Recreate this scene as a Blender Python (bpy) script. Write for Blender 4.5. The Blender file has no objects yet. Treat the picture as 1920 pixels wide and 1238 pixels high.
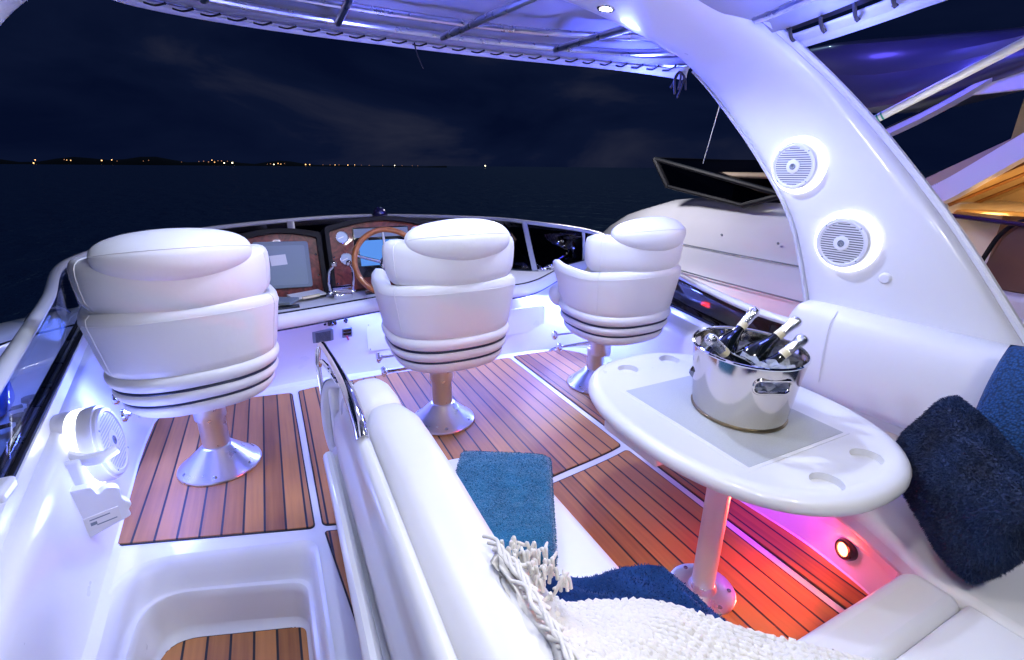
import bpy, bmesh, math, random
from math import sin, cos, pi, radians, sqrt
from mathutils import Vector as V, Matrix
random.seed(7)
S = bpy.context.scene
COL = S.collection

# ------------------------------------------------------------------ helpers
def cat(pts, n=8, closed=False):
    """Catmull-Rom through pts, n steps per span."""
    P = [V(p) for p in pts]; out = []; m = len(P)
    for i in range(m if closed else m - 1):
        if closed: a, b, c, d = P[(i-1) % m], P[i], P[(i+1) % m], P[(i+2) % m]
        else: a, b, c, d = P[max(i-1, 0)], P[i], P[i+1], P[min(i+2, m-1)]
        for k in range(n):
            t = k / n
            out.append(.5*((2*b) + (c-a)*t + (2*a-5*b+4*c-d)*t*t + (3*b-a-3*c+d)*t**3))
    if not closed: out.append(P[-1].copy())
    return out

def finish(name, me, mat=None, parent=None, smooth=35, loc=None, rot=None):
    if mat is not None and not me.materials: me.materials.append(mat)
    if smooth:
        for p in me.polygons: p.use_smooth = True
        me.set_sharp_from_angle(angle=radians(smooth))
    o = bpy.data.objects.new(name, me); COL.objects.link(o)
    if parent is not None: o.parent = parent
    if loc is not None: o.location = loc
    if rot is not None: o.rotation_euler = rot
    return o

class MB:
    """collects shapes, builds ONE mesh object"""
    def __init__(s): s.v = []; s.f = []
    def add(s, vs, fs):
        b = len(s.v); s.v += [tuple(x) for x in vs]; s.f += [tuple(i+b for i in f) for f in fs]; return s
    def loft(s, rings, closed=True, cap=True, loop=False):
        n = len(rings[0]); vs = [p for r in rings for p in r]; fs = []
        R = len(rings)
        for i in range(R if loop else R-1):
            for j in range(n if closed else n-1):
                a = i*n+j; b = i*n+(j+1) % n; i2 = (i+1) % R
                fs.append((a, b, i2*n+(j+1) % n, i2*n+j))
        if cap and closed and not loop:
            fs.append(tuple(range(n-1, -1, -1))); fs.append(tuple((R-1)*n+j for j in range(n)))
        return s.add(vs, fs)
    def tube(s, path, r, n=10, flat=1.0, loop=False):
        P = [V(p) for p in path]; rings = []; N = len(P)
        nrm = None
        for i, p in enumerate(P):
            if loop: t = (P[(i+1) % N]-P[i-1]).normalized()
            else: t = (P[min(i+1, N-1)]-P[max(i-1, 0)]).normalized()
            if nrm is None:
                up = V((0, 0, 1)) if abs(t.z) < .9 else V((1, 0, 0))
                nrm = (up - t*up.dot(t)).normalized()
            else:
                nrm = (nrm - t*nrm.dot(t)).normalized()
            bi = t.cross(nrm)
            rr = r[i] if isinstance(r, (list, tuple)) else r
            rings.append([p + nrm*(rr*flat*sin(2*pi*k/n)) + bi*(rr*cos(2*pi*k/n)) for k in range(n)])
        return s.loft(rings, loop=loop)
    def lathe(s, prof, n=40, M=None):
        rings = [[V((r*cos(2*pi*k/n), r*sin(2*pi*k/n), z)) for k in range(n)] for r, z in prof]
        if M is not None: rings = [[M @ p for p in r] for r in rings]
        return s.loft(rings, cap=True)
    def box(s, lo, hi, M=None):
        x0, y0, z0 = lo; x1, y1, z1 = hi
        vs = [V(p) for p in ((x0,y0,z0),(x1,y0,z0),(x1,y1,z0),(x0,y1,z0),(x0,y0,z1),(x1,y0,z1),(x1,y1,z1),(x0,y1,z1))]
        if M is not None: vs = [M @ p for p in vs]
        return s.add(vs, [(0,3,2,1),(4,5,6,7),(0,1,5,4),(1,2,6,5),(2,3,7,6),(3,0,4,7)])
    def prism(s, poly, z0, z1, M=None):
        n = len(poly)
        lo = [V((p[0], p[1], z0)) for p in poly]; hi = [V((p[0], p[1], z1)) for p in poly]
        if M is not None: lo = [M @ p for p in lo]; hi = [M @ p for p in hi]
        return s.add(lo+hi, [tuple(range(n-1, -1, -1)), tuple(range(n, 2*n))] + [(i, (i+1) % n, n+(i+1) % n, n+i) for i in range(n)])
    def build(s, name, mat, parent=None, bevel=0, seg=3, sub=0, smooth=35, loc=None, rot=None, fix=True):
        me = bpy.data.meshes.new(name); me.from_pydata(s.v, [], s.f)
        if fix:
            b = bmesh.new(); b.from_mesh(me)
            bmesh.ops.remove_doubles(b, verts=b.verts, dist=1e-6)
            bmesh.ops.recalc_face_normals(b, faces=b.faces); b.to_mesh(me); b.free()
        me.update()
        o = finish(name, me, mat, parent, smooth, loc, rot)
        if bevel:
            m = o.modifiers.new('bevel', 'BEVEL'); m.width = bevel; m.segments = seg; m.limit_method = 'ANGLE'; m.angle_limit = radians(40)
        if sub:
            m = o.modifiers.new('sub', 'SUBSURF'); m.levels = sub; m.render_levels = sub
        return o

def axisM(o, z, x=None):
    """matrix whose z axis is z, origin o"""
    z = V(z).normalized()
    x = V(x) if x is not None else (V((1,0,0)) if abs(z.x) < .9 else V((0,1,0)))
    x = (x - z*x.dot(z)).normalized(); y = z.cross(x)
    M = Matrix((x, y, z)).transposed().to_4x4(); M.translation = V(o); return M

def tag(o, label, category, group=None):
    o['label'] = label; o['category'] = category
    if group: o['group'] = group
    return o
def empty(name, loc=(0,0,0), rotz=0):
    o = bpy.data.objects.new(name, None); COL.objects.link(o); o.location = loc; o.rotation_euler = (0,0,rotz); o.empty_display_size = .1
    return o
def structure(o): o['kind'] = 'structure'; return o
def bake(o):
    dg = bpy.context.evaluated_depsgraph_get(); dg.update()
    me = bpy.data.meshes.new_from_object(o.evaluated_get(dg)); o.modifiers.clear(); o.data = me
    return o
def cut(o, cutter):
    m = o.modifiers.new('cut', 'BOOLEAN'); m.operation = 'DIFFERENCE'; m.solver = 'EXACT'; m.object = cutter
    bake(o); bpy.data.objects.remove(cutter)
    for p in o.data.polygons: p.use_smooth = True
    o.data.set_sharp_from_angle(angle=radians(35))
    return o
def copy_tree(o, parent=None):
    c = o.copy(); COL.objects.link(c)
    if parent is not None: c.parent = parent
    for ch in o.children: copy_tree(ch, c)
    return c
def sgnpow(x, p): return math.copysign(abs(x)**p, x)
def superell(a, b, e, n, cx=0, cy=0):
    return [(cx+a*sgnpow(cos(2*pi*k/n), 2/e), cy+b*sgnpow(sin(2*pi*k/n), 2/e)) for k in range(n)]
def roundpoly(pts, r, n=6):
    """fillet the corners of a 2D polygon; r scalar or per-corner list"""
    out = []; m = len(pts)
    for i in range(m):
        p = V(pts[i]).to_2d(); a = V(pts[i-1]).to_2d(); b = V(pts[(i+1) % m]).to_2d()
        rr = r[i] if isinstance(r, (list, tuple)) else r
        if rr <= 0: out.append(tuple(p)); continue
        u = (a-p); w = (b-p); lu, lw = u.length, w.length; u.normalize(); w.normalize()
        d = min(rr, lu*.45, lw*.45)
        for k in range(n+1):
            t = k/n
            q = (p+u*d)*(1-t)**2 + p*(2*t*(1-t)) + (p+w*d)*t*t
            out.append(tuple(q))
    return out
def offsetpoly(pts, d):
    c = V((sum(p[0] for p in pts)/len(pts), sum(p[1] for p in pts)/len(pts)))
    out = []; m = len(pts); ar = sum(pts[i-1][0]*pts[i][1]-pts[i][0]*pts[i-1][1] for i in range(m))
    sg = 1 if ar > 0 else -1
    for i in range(m):
        a = V(pts[i-1]).to_2d(); b = V(pts[(i+1) % m]).to_2d(); t = (b-a)
        if t.length < 1e-9: out.append(pts[i]); continue
        t.normalize(); out.append((pts[i][0]+t.y*d*sg, pts[i][1]-t.x*d*sg))
    return out

# ------------------------------------------------------------------ materials
def nodes(m):
    m.use_nodes = True; nt = m.node_tree; return nt, nt.nodes, nt.links, nt.nodes['Principled BSDF']
def mat(name, col, rough=.4, metal=0., coat=0., bump=None, vary=None, sheen=0., emit=None, spec=None, rvary=None, trans=0., ior=None):
    m = bpy.data.materials.new(name); nt, N, L, B = nodes(m)
    B.inputs['Base Color'].default_value = (*col, 1); B.inputs['Roughness'].default_value = rough
    B.inputs['Metallic'].default_value = metal; B.inputs['Coat Weight'].default_value = coat
    B.inputs['Coat Roughness'].default_value = .06
    if spec is not None: B.inputs['Specular IOR Level'].default_value = spec
    if trans: B.inputs['Transmission Weight'].default_value = trans
    if ior: B.inputs['IOR'].default_value = ior
    if sheen: B.inputs['Sheen Weight'].default_value = sheen; B.inputs['Sheen Roughness'].default_value = .4
    if emit: B.inputs['Emission Color'].default_value = (*emit[:3], 1); B.inputs['Emission Strength'].default_value = emit[3]
    tc = N.new('ShaderNodeTexCoord')
    if vary:
        sc, amt = vary[:2]; c2 = vary[2] if len(vary) > 2 else tuple(x*(1-amt) for x in col)
        t = N.new('ShaderNodeTexNoise'); t.inputs['Scale'].default_value = sc; t.inputs['Detail'].default_value = 5
        r = N.new('ShaderNodeValToRGB'); r.color_ramp.elements[0].position = .3; r.color_ramp.elements[1].position = .7
        r.color_ramp.elements[0].color = (*c2, 1); r.color_ramp.elements[1].color = (*col, 1)
        L.new(tc.outputs['Object'], t.inputs['Vector']); L.new(t.outputs['Fac'], r.inputs['Fac']); L.new(r.outputs['Color'], B.inputs['Base Color'])
    if rvary:
        t = N.new('ShaderNodeTexNoise'); t.inputs['Scale'].default_value = rvary[0]; t.inputs['Detail'].default_value = 4
        r = N.new('ShaderNodeMapRange'); r.inputs['To Min'].default_value = rvary[1]; r.inputs['To Max'].default_value = rvary[2]
        L.new(tc.outputs['Object'], t.inputs['Vector']); L.new(t.outputs['Fac'], r.inputs['Value']); L.new(r.outputs['Result'], B.inputs['Roughness'])
    if bump:
        prev = None
        for (sc, st, di) in bump:
            t = N.new('ShaderNodeTexNoise'); t.inputs['Scale'].default_value = sc; t.inputs['Detail'].default_value = 4
            b = N.new('ShaderNodeBump'); b.inputs['Strength'].default_value = st; b.inputs['Distance'].default_value = di
            L.new(tc.outputs['Object'], t.inputs['Vector']); L.new(t.outputs['Fac'], b.inputs['Height'])
            if prev: L.new(prev.outputs['Normal'], b.inputs['Normal'])
            prev = b
        L.new(prev.outputs['Normal'], B.inputs['Normal'])
    return m
def emitter(name, col, s):
    m = bpy.data.materials.new(name); nt, N, L, B = nodes(m); N.remove(B)
    e = N.new('ShaderNodeEmission'); e.inputs['Color'].default_value = (*col, 1); e.inputs['Strength'].default_value = s
    L.new(e.outputs[0], N['Material Output'].inputs[0]); return m

GEL = mat('gelcoat', (.80,.80,.80), .28, coat=.25, rvary=(6,.22,.40), bump=[(2.5,.06,.02)], vary=(1.3,.04))
GELM = mat('matt_gelcoat', (.78,.78,.78), .42, bump=[(900,.12,.0008)])
VINYL = mat('white_vinyl', (.80,.795,.79), .38, bump=[(4.5,.22,.02),(19,.10,.005),(700,.10,.0006)], rvary=(9,.30,.46), vary=(2.2,.04))
WELT = mat('welt_vinyl', (.76,.755,.75), .42, bump=[(120,.4,.002)])
PIPING = mat('navy_piping', (.012,.02,.055), .4)
CHROME = mat('chrome', (.86,.86,.88), .07, metal=1, rvary=(14,.04,.13))
STEEL = mat('polished_steel', (.72,.675,.61), .09, metal=1, rvary=(10,.05,.17), bump=[(5,.10,.01)])
ALU = mat('brushed_aluminium', (.78,.79,.82), .30, metal=1, bump=[(60,.05,.001)], rvary=(20,.22,.36))
BLACK = mat('black_rubber', (.008,.008,.010), .55, spec=.2, bump=[(300,.1,.001)])
GLOSSBLACK = mat('gloss_black', (.008,.009,.011), .12, coat=.4)
SCREW = mat('screw_steel', (.35,.35,.38), .25, metal=1)
HOOD = mat('padded_hood', (.010,.009,.010), .5, spec=.2, bump=[(400,.15,.001)])
GREYPL = mat('grey_plastic', (.20,.24,.27), .5, bump=[(600,.1,.0006)], vary=(5,.08))
PAPER = mat('paper', (.78,.76,.72), .7, bump=[(12,.2,.004)])
CREAM = mat('cream_paper', (.72,.62,.38), .6)
CAULK = mat('caulk', (.006,.006,.007), .6)
INSET = mat('grey_inset', (.50,.52,.53), .45, bump=[(500,.25,.0008)], vary=(220,.10))
FABRICTOP = mat('canopy_fabric', (.36,.36,.39), .75, bump=[(3,.35,.03),(500,.2,.0006)], vary=(3,.12))
HEM = mat('canopy_hem', (.70,.70,.73), .6, bump=[(6,.3,.012)], vary=(9,.10))
TUBEW = mat('white_tube', (.70,.71,.73), .3, coat=.3)
CORD = mat('black_cord', (.01,.01,.014), .6)
TERRY = mat('teal_terry', (.004,.15,.29), .95, sheen=.5, bump=[(260,.9,.004),(22,.5,.012)], vary=(16,.32))
FLEECE = mat('navy_fleece', (.018,.062,.22), 1.0, sheen=.15, spec=.1, bump=[(180,.7,.003),(16,.5,.015)], vary=(11,.45))
FUR = mat('navy_fur', (.003,.022,.085), .7, vary=(9,.6,(.001,.006,.026)))
WOOL = mat('cream_wool', (.79,.76,.68), .9, sheen=.3, bump=[(120,.6,.004)], vary=(14,.06))
GLASSB = mat('bottle_glass', (.004,.006,.006), .05, coat=.6, spec=.7)
FOIL = mat('silver_foil', (.86,.85,.84), .2, metal=1, bump=[(90,.9,.004),(220,.5,.002)], rvary=(60,.12,.32))
ICE = mat('ice', (.95,.97,1), .06, trans=1., ior=1.31, bump=[(60,.5,.004)])
ICEW = mat('frosty_ice', (.75,.80,.86), .12, spec=.7, bump=[(45,.8,.01)], trans=.55, ior=1.31)
MIRROR = mat('gauge_face', (.36,.42,.54), .35, metal=.3, bump=[(20,.3,.01)])
BLUEPL = mat('blue_vinyl', (.006,.09,.42), .4, bump=[(8,.2,.02)])
HULL2 = mat('neighbour_gelcoat', (.76,.75,.76), .42, vary=(1.2,.10), bump=[(2,.1,.03)])
DARKHT = mat('dark_hardtop', (.05,.05,.085), .32, coat=.3, vary=(1.1,.35), bump=[(1.4,.3,.06)])
BROWNL = mat('brown_leather', (.16,.075,.04), .5, vary=(4,.35), bump=[(9,.3,.01)])
TAN = mat('tan_upholstery', (.45,.33,.20), .55, vary=(3,.2))
LAND = mat('shore_land', (.006,.007,.012), .9)
PINK = mat('red_tag', (.45,.06,.08), .5)

def teak():
    m = bpy.data.materials.new('teak_planks'); nt, N, L, B = nodes(m)
    tc = N.new('ShaderNodeTexCoord'); sep = N.new('ShaderNodeSeparateXYZ'); L.new(tc.outputs['Object'], sep.inputs[0])
    def math_(op, a, b=None, c=None):
        n = N.new('ShaderNodeMath'); n.operation = op
        for i, v in enumerate((a, b, c)):
            if v is None: continue
            if isinstance(v, (int, float)): n.inputs[i].default_value = v
            else: L.new(v, n.inputs[i])
        return n.outputs[0]
    W = .0745
    q = math_('DIVIDE', math_('ADD', sep.outputs['X'], 10.012), W)
    fr = math_('FRACT', q); idx = math_('FLOOR', q)
    dist = math_('ABSOLUTE', math_('SUBTRACT', fr, .5))            # .5 at the seam
    line = N.new('ShaderNodeMapRange'); line.inputs['From Min'].default_value = .438; line.inputs['From Max'].default_value = .453
    L.new(dist, line.inputs['Value'])
    wn = N.new('ShaderNodeTexWhiteNoise'); wn.noise_dimensions = '1D'; L.new(idx, wn.inputs['W'])
    comb = N.new('ShaderNodeCombineXYZ')
    L.new(math_('MULTIPLY', sep.outputs['X'], 55), comb.inputs[0])
    L.new(math_('ADD', math_('MULTIPLY', sep.outputs['Y'], 2.2), math_('MULTIPLY', wn.outputs['Value'], 30)), comb.inputs[1])
    gr = N.new('ShaderNodeTexNoise'); gr.inputs['Scale'].default_value = 1.; gr.inputs['Detail'].default_value = 6; L.new(comb.outputs[0], gr.inputs['Vector'])
    big = N.new('ShaderNodeTexNoise'); big.inputs['Scale'].default_value = 3.2; big.inputs['Detail'].default_value = 3; L.new(tc.outputs['Object'], big.inputs['Vector'])
    f = math_('ADD', math_('MULTIPLY', gr.outputs['Fac'], .60), math_('ADD', math_('MULTIPLY', wn.outputs['Value'], .46), math_('MULTIPLY', big.outputs['Fac'], .3)))
    r = N.new('ShaderNodeValToRGB'); e = r.color_ramp.elements
    e[0].position = .25; e[0].color = (.19,.060,.013,1); e[1].position = .85; e[1].color = (.50,.205,.048,1)
    L.new(f, r.inputs['Fac'])
    mx = N.new('ShaderNodeMixRGB'); mx.inputs['Color2'].default_value = (.008,.007,.008,1)
    L.new(line.outputs[0], mx.inputs['Fac']); L.new(r.outputs['Color'], mx.inputs['Color1']); L.new(mx.outputs[0], B.inputs['Base Color'])
    rr = N.new('ShaderNodeMapRange'); rr.inputs['To Min'].default_value = .42; rr.inputs['To Max'].default_value = .62
    L.new(gr.outputs['Fac'], rr.inputs['Value']); L.new(rr.outputs[0], B.inputs['Roughness'])
    b = N.new('ShaderNodeBump'); b.inputs['Strength'].default_value = .5; b.inputs['Distance'].default_value = .003
    L.new(math_('SUBTRACT', math_('MULTIPLY', gr.outputs['Fac'], .25), line.outputs[0]), b.inputs['Height']); L.new(b.outputs[0], B.inputs['Normal'])
    return m
TEAK = teak()

def burl(name, c1, c2):
    m = bpy.data.materials.new(name); nt, N, L, B = nodes(m)
    tc = N.new('ShaderNodeTexCoord'); a = N.new('ShaderNodeTexNoise'); a.inputs['Scale'].default_value = 14; a.inputs['Detail'].default_value = 7; a.inputs['Distortion'].default_value = 2.5
    r = N.new('ShaderNodeValToRGB'); e = r.color_ramp.elements; e[0].position = .32; e[0].color = (*c1,1); e[1].position = .68; e[1].color = (*c2,1)
    L.new(tc.outputs['Object'], a.inputs['Vector']); L.new(a.outputs['Fac'], r.inputs['Fac']); L.new(r.outputs['Color'], B.inputs['Base Color'])
    B.inputs['Roughness'].default_value = .32; B.inputs['Coat Weight'].default_value = .25; B.inputs['Specular IOR Level'].default_value = .35; return m
BURL = burl('burl_veneer', (.075,.010,.010), (.27,.042,.036))
WHEELWOOD = burl('wheel_wood', (.26,.075,.018), (.44,.15,.04))

def knit(name, c, scale, dist):
    m = bpy.data.materials.new(name); nt, N, L, B = nodes(m)
    tc = N.new('ShaderNodeTexCoord'); v = N.new('ShaderNodeTexVoronoi'); v.inputs['Scale'].default_value = scale
    b = N.new('ShaderNodeBump'); b.inputs['Strength'].default_value = 1; b.inputs['Distance'].default_value = dist; b.invert = True
    r = N.new('ShaderNodeValToRGB'); e = r.color_ramp.elements; e[0].color = (*c,1); e[1].color = (*[x*.35 for x in c],1); e[0].position = .1; e[1].position = .75
    L.new(tc.outputs['Object'], v.inputs['Vector']); L.new(v.outputs['Distance'], b.inputs['Height']); L.new(v.outputs['Distance'], r.inputs['Fac'])
    L.new(r.outputs['Color'], B.inputs['Base Color']); L.new(b.outputs[0], B.inputs['Normal']); B.inputs['Roughness'].default_value = .8; return m
KNITBLUE = knit('blue_knit', (.012,.09,.28), 150, .004)

def tinted(name, tint, gloss=.12):
    m = bpy.data.materials.new(name); nt, N, L, B = nodes(m); N.remove(B)
    t = N.new('ShaderNodeBsdfTransparent'); t.inputs['Color'].default_value = (*tint,1)
    g = N.new('ShaderNodeBsdfGlossy'); g.inputs['Roughness'].default_value = .04
    lw = N.new('ShaderNodeLayerWeight'); lw.inputs['Blend'].default_value = .5
    pw = N.new('ShaderNodeMath'); pw.operation = 'POWER'; pw.inputs[1].default_value = 5; L.new(lw.outputs['Facing'], pw.inputs[0])
    f = N.new('ShaderNodeMath'); f.operation = 'MULTIPLY_ADD'; f.inputs[1].default_value = .45; f.inputs[2].default_value = .03; L.new(pw.outputs[0], f.inputs[0])
    mx = N.new('ShaderNodeMixShader'); L.new(f.outputs[0], mx.inputs[0]); L.new(t.outputs[0], mx.inputs[1]); L.new(g.outputs[0], mx.inputs[2])
    L.new(mx.outputs[0], N['Material Output'].inputs[0]); return m
SMOKED = tinted('smoked_acrylic', (.12,.10,.10))
CLEARISH = tinted('light_acrylic', (.82,.86,.95))
DARKGLASS = tinted('dark_glass', (.20,.20,.24))

def watermat():
    m = bpy.data.materials.new('night_water'); nt, N, L, B = nodes(m)
    B.inputs['Base Color'].default_value = (.015,.075,.22,1); B.inputs['Roughness'].default_value = .36; B.inputs['Specular IOR Level'].default_value = .5
    tc = N.new('ShaderNodeTexCoord'); mp = N.new('ShaderNodeMapping'); mp.inputs['Scale'].default_value = (1,.5,1); L.new(tc.outputs['Object'], mp.inputs[0])
    prev = None
    for sc, st in ((.35,.8),(1.6,.7),(6,.4)):
        t = N.new('ShaderNodeTexNoise'); t.inputs['Scale'].default_value = sc; t.inputs['Detail'].default_value = 5
        b = N.new('ShaderNodeBump'); b.inputs['Strength'].default_value = st; b.inputs['Distance'].default_value = .5/sc
        L.new(mp.outputs[0], t.inputs['Vector']); L.new(t.outputs['Fac'], b.inputs['Height'])
        if prev: L.new(prev.outputs[0], b.inputs['Normal'])
        prev = b
    L.new(prev.outputs[0], B.inputs['Normal']); return m
WATER = watermat()

WHITE_GLOW = emitter('white_led', (.80,.84,1), 5)
WARM_LAMP = emitter('lamp_lens', (1,.93,.80), 40)
BLUE_LED = emitter('blue_led', (.10,.13,1), 5)
RED_LED = emitter('red_led', (1,.16,.06), 14)
SCREENBLUE = emitter('screen_glow', (.10,.28,.80), .75)
SCREENPALE = emitter('screen_pale', (.35,.50,.85), .8)

# ------------------------------------------------------------------ world
w = bpy.data.worlds.new("World"); S.world = w; w.use_nodes = True
nt = w.node_tree; N = nt.nodes; L = nt.links; bg = N['Background']
tc = N.new('ShaderNodeTexCoord'); mp = N.new('ShaderNodeMapping'); mp.inputs['Scale'].default_value = (1.0,1.0,3.2); mp.inputs['Location'].default_value = (.4,.1,0)
L.new(tc.outputs['Generated'], mp.inputs[0])
n1 = N.new('ShaderNodeTexNoise'); n1.inputs['Scale'].default_value = 2.1; n1.inputs['Detail'].default_value = 6; n1.inputs['Roughness'].default_value = .52; n1.inputs['Distortion'].default_value = .5
L.new(mp.outputs[0], n1.inputs['Vector'])
rp = N.new('ShaderNodeValToRGB'); e = rp.color_ramp.elements
e[0].position = .36; e[0].color = (.0010,.0026,.0130,1); e[1].position = .68; e[1].color = (.0130,.0150,.030,1)
e2 = e.new(.52); e2.color = (.0024,.0048,.0185,1)
L.new(n1.outputs['Fac'], rp.inputs['Fac']); L.new(rp.outputs[0], bg.inputs['Color']); bg.inputs['Strength'].default_value = 1.05

sun = bpy.data.lights.new('water_fill_sun', 'SUN'); sun.energy = .16; sun.angle = radians(.5); sun.color = (.75,.85,1)  # weak blue sun added to brighten the dark water
so = bpy.data.objects.new('water_fill_sun', sun); COL.objects.link(so); sun.energy = .11; sun.color = (.45,.72,1); so.rotation_euler = (radians(38), 0, radians(150))

# ------------------------------------------------------------------ camera
H = 1.35
cam = bpy.data.cameras.new('camera'); co = bpy.data.objects.new('camera', cam); COL.objects.link(co); S.camera = co
cam.sensor_width = 36; cam.lens = 900/1920*36; cam.clip_start = .02; cam.clip_end = 20000
co.location = (0, 0, H)
co.matrix_world = Matrix.Translation((0,0,H)) @ Matrix.Rotation(radians(-26.5), 4, 'Z') @ Matrix.Rotation(radians(90-18.83), 4, 'X') @ Matrix.Rotation(radians(.55), 4, 'Z')

# ------------------------------------------------------------------ sea and shore
structure(MB().add([(-9000,-9000,-4),(9000,-9000,-4),(9000,9000,-4),(-9000,9000,-4)], [(0,1,2,3)]).build('water', WATER, fix=False, smooth=0))
rows = []
for k in range(41):
    a = radians(-27 + k*1.15); hgt = (13 + 5*sin(k*1.3) + 4*sin(k*.47+1)) * (1 if k < 24 else max(.25, 1-(k-24)*.16))
    d = 1500
    P = V((sin(a), cos(a), 0))
    rows.append([P*d + V((0,0,-4.2)), P*(d+20) + V((0,0,-4+hgt*.6)), P*(d+120) + V((0,0,-4+hgt)), P*(d+400) + V((0,0,-4.2))])
structure(MB().loft(rows, closed=False).build('shore', LAND))
lm = MB(); lm.lathe([(.02,-1),(.7,-.7),(1,0),(.7,.7),(.02,1)], 10); lme = lm.build('shore_light', emitter('town_light', (1,.52,.20), 2.6)).data
bpy.data.objects.remove(bpy.data.objects['shore_light'])
lme2 = lme.copy(); lme2.materials.clear(); lme2.materials.append(emitter('pale_town_light', (1,.86,.55), 5))
lme3 = lme.copy(); lme3.materials.clear(); lme3.materials.append(emitter('dim_town_light', (1,.45,.25), .5))
for (az, el, r, kind) in [(-16.95,-.1,2.6,0),(-16.8,.14,2.2,0),(-15.0,.2,1.5,2),(-14.85,.16,1.6,0),(-14.6,.14,1.6,0),(-12.55,.16,2.6,0),(-11.85,.22,2.4,0),(-11.5,.12,1.2,2),(-9.6,.15,1.6,2),(-9.2,.22,1.4,2),
    (-6.7,.1,1.3,2),(-5.3,.16,1.8,2),(-4.9,.2,1.8,2),(-4.5,.14,1.8,2),(-4.2,.3,2.3,0),(-4.0,.12,2.0,0),(-3.7,.26,1.6,2),(-3.4,.24,1.8,2),(-3.2,.05,2.2,1),(-2.9,.22,1.7,2),(-2.5,.07,2.4,1),
    (.6,-.02,1.4,2),(.9,.02,1.6,2),(1.2,-.03,2.2,1),(1.6,.06,2.4,0),(1.85,0,2.0,0),(2.2,.06,1.5,2),(4.2,-.02,2.3,0),(4.6,-.02,2.5,0),(5.9,-.02,1.2,2),(6.6,-.03,1.3,2),(7.1,-.03,1.8,0),(7.5,-.02,1.4,2),
    (8.4,-.03,2.7,0),(9.1,-.01,2.0,0),(9.8,-.03,1.3,2),(10.6,-.03,1.3,2),(12.0,-.03,1.5,2),(13.3,-.03,2.2,1),(14.1,-.03,1.2,2),(15.2,-.03,1.3,2),(15.8,-.03,1.4,2),(23.3,.03,2.4,1)]:
    a = radians(az); D = 1480
    o = bpy.data.objects.new('shore_light', (lme, lme2, lme3)[kind]); COL.objects.link(o)
    o.location = (sin(a)*D, cos(a)*D, 1.35 + D*math.tan(radians(el))); o.scale = (r*.58*random.uniform(.7,1.15),)*3
    if az > 23: tag(o, 'lone pale light at the right end of the far shore', 'light')
    elif az < -16: tag(o, 'paired amber lights at the left end of the far shore', 'light', 'far left shore lights')
    else: tag(o, 'tiny warm town light on the dark far shore', 'light', 'town lights along the far shore')

# ------------------------------------------------------------------ deck
deckpoly = [(-.72,-.6),(-.72,3.25),(.4,3.3),(2.3,3.3),(2.3,1.35),(2.1,1.2),(2.1,-.6)]
deck = structure(MB().prism(deckpoly, -.05, 0).build('deck', GEL))
well = roundpoly([(.0,.4),(-.005,1.64),(-.645,1.83),(-.665,.4)], [0,.06,.20,0], 8)
cut(deck, MB().prism(well, -.2, .2).build('cutter', GEL))
def panel(poly, r=.02, z=.007):
    poly = roundpoly(poly, r, 5)
    p = MB().prism(poly, .001, z).build('teak_panel', TEAK, deck, bevel=.0015, seg=1)
    MB().prism(offsetpoly(poly, .006), .0005, .004).build('caulk_border', CAULK, p)
panel([(-.672,1.932),(-.006,1.712),(-.022,3.02),(-.25,3.055),(-.60,3.06),(-.70,3.0),(-.725,2.85),(-.715,2.6),(-.695,2.25)], [.01,.02,.03,0,.06,.06,.1,.3,.3])
panel([(.030,1.712),(.16,1.665),(.62,1.62),(1.004,1.590),(1.09,1.604),(1.23,1.620),(1.37,1.642),(1.456,1.662),(1.456,2.97),(.56,3.06),(.12,3.045),(.022,3.03)], [.02,0,0,0,.1,.1,.1,.02,.02,.1,0,.02])
panel([(.034,1.665),(.115,1.640),(.105,1.2),(.078,1.2)], .008)
panel([(.60,1.530),(.99,1.540),(1.10,1.553),(1.23,1.570),(1.37,1.592),(1.458,1.612),(1.464,.2),(.60,.2)], [0,0,.1,.1,.1,.02,0,0])
panel([(1.504,2.985),(1.506,.2),(1.60,.2),(1.64,.55),(1.66,.80),(1.65,1.0),(1.635,1.15),(1.63,1.4),(1.9,1.6),(2.0,2.0),(2.02,2.8),(1.9,2.95)], [.02,0,0,.1,.1,.1,.1,.1,.2,.2,.1,.05])

# stairwell: sunk moulded landing with a teak tread
sw = empty('stairwell'); structure(sw)
def wellring(dx, z, r):
    return [V((x, y, z)) for x, y in roundpoly([(.0-dx[0],.4),(-.005-dx[0],1.64-dx[1]),(-.645+dx[2],1.83-dx[1]),(-.665+dx[2],.4)], r, 8)]
R_ = [0,.06,.20,0]
rg = [wellring((-.004,-.004,-.004), .003, R_), wellring((.010,.010,.008), -.002, R_), wellring((.022,.03,.022), -.022, R_), wellring((.030,.058,.040), -.094, R_), wellring((.036,.064,.050), -.104, R_), wellring((.050,.076,.064), -.107, [0,.06,.17,0]), wellring((.056,.082,.072), -.116, [0,.06,.16,0]), wellring((.062,.098,.085), -.268, [0,.06,.15,0]), wellring((.072,.108,.094), -.279, [0,.06,.14,0])]
m_ = MB(); m_.loft(rg, closed=False, cap=False)
n_ = len(rg[-1]); m_.add(rg[-1], [tuple(range(n_))])
m_.build('moulded_well', GEL, sw, sub=1)
tp = roundpoly([(-.080,.4),(-.082,1.522),(-.545,1.682),(-.575,.4)], [0,.03,.13,0], 8)
t_ = MB().prism(tp, -.280, -.268).build('teak_tread', TEAK, sw, bevel=.0015, seg=1)
MB().prism(offsetpoly(tp, .005), -.281, -.272).build('caulk_border', CAULK, t_)

# ------------------------------------------------------------------ boat sides
def section_loft(stations, name, m, parent=None, sub=0):
    return MB().loft([[V((x, y, z)) for x, z in sec] for y, sec in stations], closed=False, cap=False).build(name, m, parent, sub=sub)
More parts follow.
